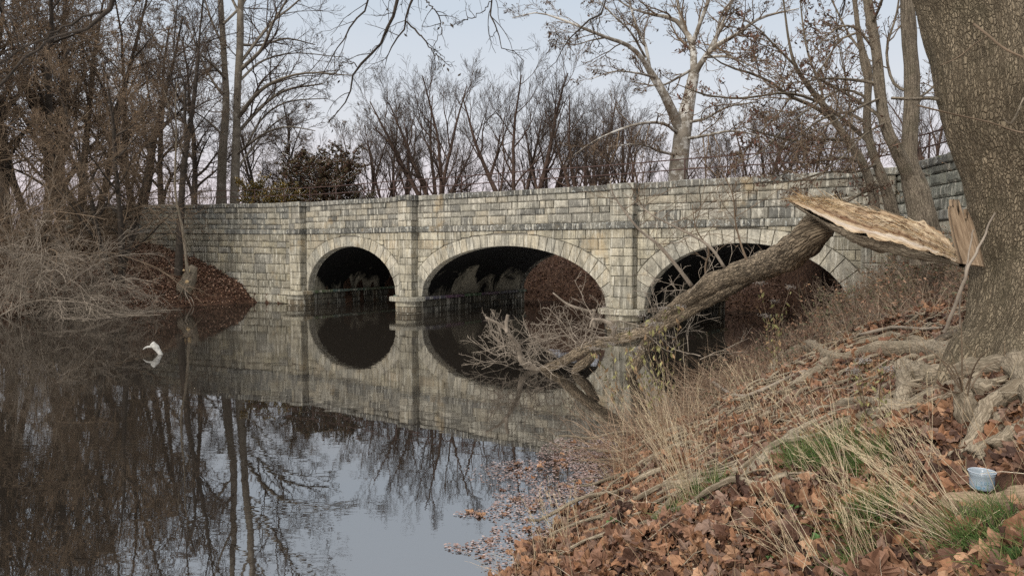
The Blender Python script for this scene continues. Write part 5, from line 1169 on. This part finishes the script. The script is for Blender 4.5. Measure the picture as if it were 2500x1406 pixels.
def blades(mb, b, d, Ln, wid, r, cols, k=6, wig=.05, up=-.04, flat=True):
    P_,R_ = grow(b, d, Ln, wid, k, wig, up, r, .2); cl = A(cols)[r.integers(0,len(cols),len(b))]*r.uniform(.8,1.2,(len(b),1)); tubes(mb, P_, R_, 3, col=cl); return P_
DRY = [(.46,.37,.24),(.38,.30,.19),(.54,.45,.31),(.30,.22,.14)]
def tuft(name, lab, x, y, n, Ln, lean, sprd, seed, cols=DRY, w_=.0021, heads=True, foot=.05, up=-.03, group=None, cat='grass tuft'):
    r = np.random.default_rng(seed); b0 = gp(x, y); b = b0+r.normal(0,foot,(n,3))*A([1,1,0]); b[:,2] = gz(b[:,0], b[:,1])-.01
    d = nrm(A(lean)+r.normal(0,sprd,(n,3))); mb = MB(); P_ = blades(mb, b, d, Ln*r.uniform(.45,1.1,n), np.full(n,w_), r, cols, 9, .035, up)
    if heads:
        h_ = P_[:, -4:][r.random(n) < .55]
        if len(h_): p_,dd_,l_,q_ = sprout(h_, np.full(h_.shape[:2], w_), np.full(len(h_), .10), 7, .0, .15, .45, .5, .6, r); P5,R5 = grow(p_,dd_,l_,np.full(len(p_),w_*.7),2,.05,0,r,.4); tubes(mb, P5, R5, 3, col=A([.55,.45,.29]))
    o = mb.build(name, MAT['grass']); return tag(o, lab, cat, group)
GD = 'dry tan grass tufts on the near bank'
tuft('dry_grass_tuft', 'tall straw coloured tuft rising in front of the river by the fallen tree', 1690, 1240, 62, .95, (-.22,.05,1.0), .19, 1, group=GD, foot=.07)
tuft('dry_grass_tuft', 'straw tuft leaning left from between the green tufts up the bank', 2075, 1190, 26, .75, (-.35,.1,.9), .16, 2, group=GD)
tuft('dry_grass_tuft', 'dense straw fan leaning far left in front of the rotten log', 2345, 1325, 60, .74, (-.75,.15,.85), .20, 3, group=GD, foot=.06)
tuft('dry_grass_tuft', 'long thin stems crossing the leaves at the bottom middle of the bank', 1985, 1400, 26, .62, (-.5,.2,1.0), .22, 4, group=GD)
tuft('dry_grass_tuft', 'long straw stems bending right in the bottom right corner', 2250, 1400, 26, .6, (.75,.2,.6), .13, 5, group=GD)
tuft('dry_grass_tuft', 'upright straw stems at the bottom edge between the crossing stems', 2120, 1405, 22, .55, (-.2,.2,1.0), .15, 6, group=GD)
tuft('dry_grass_tuft', 'thin pale stems at the water edge at the bottom of the picture', 1385, 1330, 24, .5, (-.1,.1,1.0), .14, 7, group=GD, foot=.12)
tuft('dry_grass_tuft', 'slim reddish stems standing between the floating leaves and the bank', 1545, 1160, 26, .8, (-.15,.1,1.0), .16, 8, cols=[(.26,.14,.09),(.34,.22,.13),(.46,.35,.22)], group=GD, foot=.12)
tuft('dry_grass_tuft', 'straw tuft in front of the humped root', 1880, 1040, 30, .7, (-.25,.1,1.0), .2, 9, group=GD, foot=.12)
tuft('dry_grass_tuft', 'straw tuft leaning over the stump roots near the plastic cup', 2240, 1180, 34, .55, (-.5,.1,.9), .2, 10, group=GD, foot=.07)
tuft('dry_grass_tuft', 'faded grass tuft against the foot of the third arch on the right', 2075, 725, 90, 1.3, (-.2,0,1.0), .25, 11, group=GD, foot=.35, w_=.005)
tuft('dry_grass_tuft', 'loose pale stems above the floating leaves by the sunken limbs', 1640, 1060, 30, 1.0, (-.1,.1,1.0), .2, 12, group=GD, foot=.2)
GG = 'fresh green grass tufts on the near bank'; GC = [(.07,.125,.03),(.10,.16,.045),(.05,.09,.025),(.20,.21,.08)]
for i_, (x,y,n_,l_,lab) in enumerate(((1960,1150,260,.17,'wide green tuft beside the thick pale branch'), (2040,1125,240,.18,'green tuft just right of the wide green tuft'), (2120,1150,200,.16,'green tuft under the leaning straw stems'), (1735,1225,130,.15,'small green tuft at the foot of the tallest straw tuft'),
     (2128,1300,190,.17,'narrow upright green tuft among the brown leaves'), (2395,1330,260,.16,'green tuft below the rotten log'), (1650,1270,80,.12,'sparse green tuft at the waterside edge of the leaves'), (2090,1400,110,.10,'short green tuft at the bottom edge of the picture'), (2470,1390,140,.10,'short green tuft in the bottom right corner'))):
    tuft('green_grass_tuft', lab, x, y, int(n_*2), l_*1.5, (-.1,0,1.0), .38, 30+i_, cols=GC, w_=.0024, heads=False, foot=.07, up=-.10, group=GG)
# small fresh leaves
mb = MB(); 
def broad(mb, x, y, s_, col):
    p = gp(x,y); p[2] += .03; scatter_leaves(mb, p[None], A([s_]), r, cols=A([col]), tilt=.35, lift=.01)
for x,y in ((1940,1282),(1962,1302),(1935,1250),(1955,1254),(1985,1360),(1995,1350),(1850,1290),(1880,1370),(2480,1400),(2100,880),(2110,900),(1500,1290),(1490,1300),(2475,1000)): broad(mb, x, y, r.uniform(.05,.085), (.085,.15,.05))
tag(mb.build('green_seedling_leaves', MAT['leaf'], smooth=False), kind='stuff')
# loose straw, sticks and scrub over the bank
mb = MB(); P = ground_pts(2600, -.8, 5, 1.2, 9.5, r, .01, lambda x,y,z: np.abs(x) < y*.9+.4); n_ = len(P); P[:,2] += .03
blades(mb, P, nrm(np.stack([r.normal(0,1,n_), r.normal(0,1,n_), r.uniform(-.05,.35,n_)],1)), r.uniform(.08,.4,n_), r.uniform(.0012,.0028,n_), r, [(.50,.40,.26),(.38,.29,.19),(.25,.16,.10),(.58,.50,.38)], 6, .08, -.03)
P = ground_pts(1500, -.2, 5, 3, 10, r, .01); n_ = len(P); blades(mb, P, nrm(np.stack([r.normal(-.15,.35,n_), r.normal(0,.35,n_), np.ones(n_)],1)), r.uniform(.1,.5,n_), r.uniform(.0012,.0024,n_), r, [(.40,.30,.18),(.30,.19,.12),(.50,.40,.26)], 7, .06, -.02)
tag(mb.build('loose_straw', MAT['grass']), kind='stuff')
mb = MB(); P = ground_pts(9000, 1.5, 11, 9.5, 19, r, .0, lambda x,y,z: r.random(len(x)) < .85); n_ = len(P)
Pq_ = blades(mb, P, nrm(np.stack([r.normal(0,.55,n_), r.normal(0,.55,n_), np.ones(n_)],1)), r.uniform(.15,.7,n_), r.uniform(.002,.005,n_), r, [(.20,.14,.10),(.14,.10,.075),(.30,.23,.16),(.09,.065,.05)], 6, .13, -.03)
leaves_on(mb, Pq_, 13000, r, .035, [(.16,.09,.055),(.12,.09,.055),(.20,.12,.075),(.075,.075,.04),(.10,.06,.04)], .3)
P = ground_pts(2600, 1.0, 4.5, 7, 14, r, -.25, lambda x,y,z: z < .45); n_ = len(P); P[:,2] = np.maximum(P[:,2], -.02)
blades(mb, P, nrm(np.stack([r.normal(-.4,.7,n_), r.normal(0,.6,n_), r.uniform(.1,1,n_)],1)), r.uniform(.3,1.1,n_), r.uniform(.002,.006,n_), r, [(.30,.22,.15),(.22,.15,.10),(.15,.095,.06)], 8, .12, -.05)
P = ground_pts(800, 6.6, 10.0, 12.5, 18.2, r, .5); n_ = len(P)
Pq_ = blades(mb, P, nrm(np.stack([r.normal(-.1,.35,n_), r.normal(0,.35,n_), np.ones(n_)],1)), r.uniform(.4,1.15,n_), r.uniform(.003,.008,n_), r, [(.22,.16,.11),(.14,.10,.075),(.34,.27,.19),(.12,.12,.06)], 8, .11, -.03)
p,d,l,qq = sprout(Pq_, np.full(Pq_.shape[:2],.004), plen(Pq_), 6, .2, .4, 1.0, .4, .7, r); Pw,Rw = grow(p,d,l,np.full(len(p),.0035),4,.14,0,r,.5); tubes(mb, Pw, Rw, 3, col=A([.18,.135,.10])); leaves_on(mb, Pw, 4500, r, .035, [(.19,.10,.06),(.13,.09,.05),(.09,.10,.045),(.26,.16,.09)], .3)
tag(mb.build('undergrowth', MAT['grass'], smooth=False), kind='stuff')
mb = MB(); P = ground_pts(9000, -5, 22, 23, 42, r, .0, lambda x,y,z: z < 3.2); n_ = len(P)
blades(mb, P, nrm(np.stack([r.normal(0,.5,n_), r.normal(0,.5,n_), np.ones(n_)],1)), r.uniform(.3,1.4,n_), r.uniform(.004,.009,n_), r, [(.13,.075,.05),(.09,.055,.04),(.18,.12,.085)], 5, .13, -.03)
P = ground_pts(6000, -30, -10, 25.5, 36, r, .0, lambda x,y,z: (z < 3.6) & (x < -15.5)); n_ = len(P)
blades(mb, P, nrm(np.stack([r.normal(.3,.6,n_), r.normal(0,.5,n_), np.ones(n_)],1)), r.uniform(.3,1.2,n_), r.uniform(.004,.008,n_), r, [(.22,.16,.11),(.14,.09,.06),(.30,.23,.17)], 5, .13, -.06)
tag(mb.build('scrub', MAT['grass'], smooth=False), kind='stuff')
# tangle of thin roots and dead sticks over the bank
mb = MB(); P = ground_pts(650, 1.3, 5.4, 4.3, 12, r, .10); n_ = len(P); yaw = r.normal(2.7,.55,n_); Ln = r.uniform(.35,1.5,n_); kk = 12; R0 = r.uniform(.004,.024,n_)*(.6+.4*(r.random(n_) < .3)*1.5)
pp = P[:,:2].copy(); pts = [pp.copy()]
for i in range(kk): yaw = yaw+r.normal(0,.16,n_); pp = pp+np.stack([np.cos(yaw),np.sin(yaw)*.6],1)*(Ln/kk)[:,None]; pts.append(pp.copy())
pts = np.stack(pts,1); z = np.maximum(gz(pts[...,0],pts[...,1]),0)+R0[:,None]+.02+.07*np.abs(np.sin(np.linspace(0,5,kk+1)[None]+r.uniform(0,6,(n_,1))))*r.uniform(.1,1,(n_,1))
tubes(mb, np.concatenate([pts, z[...,None]],-1), R0[:,None]*np.linspace(1,.45,kk+1)[None], 7, rough=.2, roughf=20); tag(mb.build('root_tangle', MAT['bark_root']), kind='stuff')
# goldenrod weeds with grey fluffy heads
def weed(lab, x, y, D, stems, seed):
    r = np.random.default_rng(seed); b = px(x, y, D); b[2] = max(0, ground_at(b[0], b[1])); t = empty('goldenrod', b, lab, 'weed', 'dead goldenrod plants with grey fluffy heads')
    for (tx,ty) in stems:
        e = px(tx,ty,D+r.normal(0,.15)); s_ = spline([[*(b+r.normal(0,.04,3)*A([1,1,0])),.006],[*((b*.5+e*.5)+A([r.normal(0,.05),0,.05])),.004],[*e,.0025]], 14); m = MB(); tubes(m, s_[:,:3], s_[:,3], 5); m.build('stem', MAT['twig_brown'], t)
        m = MB(); leaves_on(m, s_[None,3:,:3], 26, r, .04*min(1,D/8), [(.22,.20,.08),(.17,.16,.07),(.20,.13,.07)], .9); m.build('foliage', MAT['leaf'], t, False)
        m = MB(); c = e+r.normal(0,1,(60,3))*A([.042,.03,.014])*min(1,D/9); nn_ = len(c); P_,R_ = grow(c, nrm(r.normal(0,1,(nn_,3))), np.full(nn_,.02), np.full(nn_,.003), 2, .4, 0, r, .5); tubes(m, P_, R_, 3, col=A([.27,.24,.21])); m.build('seed_head', MAT['grass'], t)
weed('goldenrod with grey heads standing against the third pier base', 1625, 1010, 9.6, [(1620,752),(1570,770),(1660,748),(1585,790),(1500,800)], 1)
weed('goldenrod with yellowing leaves in front of the fallen trunk', 1600, 1000, 8.8, [(1605,790),(1560,850),(1530,805)], 2)
weed('goldenrod leaning right beside the dark third arch', 1900, 930, 10.5, [(1855,690),(1890,735),(1870,770),(1930,700)], 3)
weed('goldenrod with green leaves in front of the stump and roots', 2140, 1100, 5.0, [(2110,880),(2165,900),(2085,905)], 4)
weed('goldenrod with drooping heads at the waterside below the fallen trunk', 1500, 960, 10.0, [(1490,840),(1540,870),(1450,850)], 5)
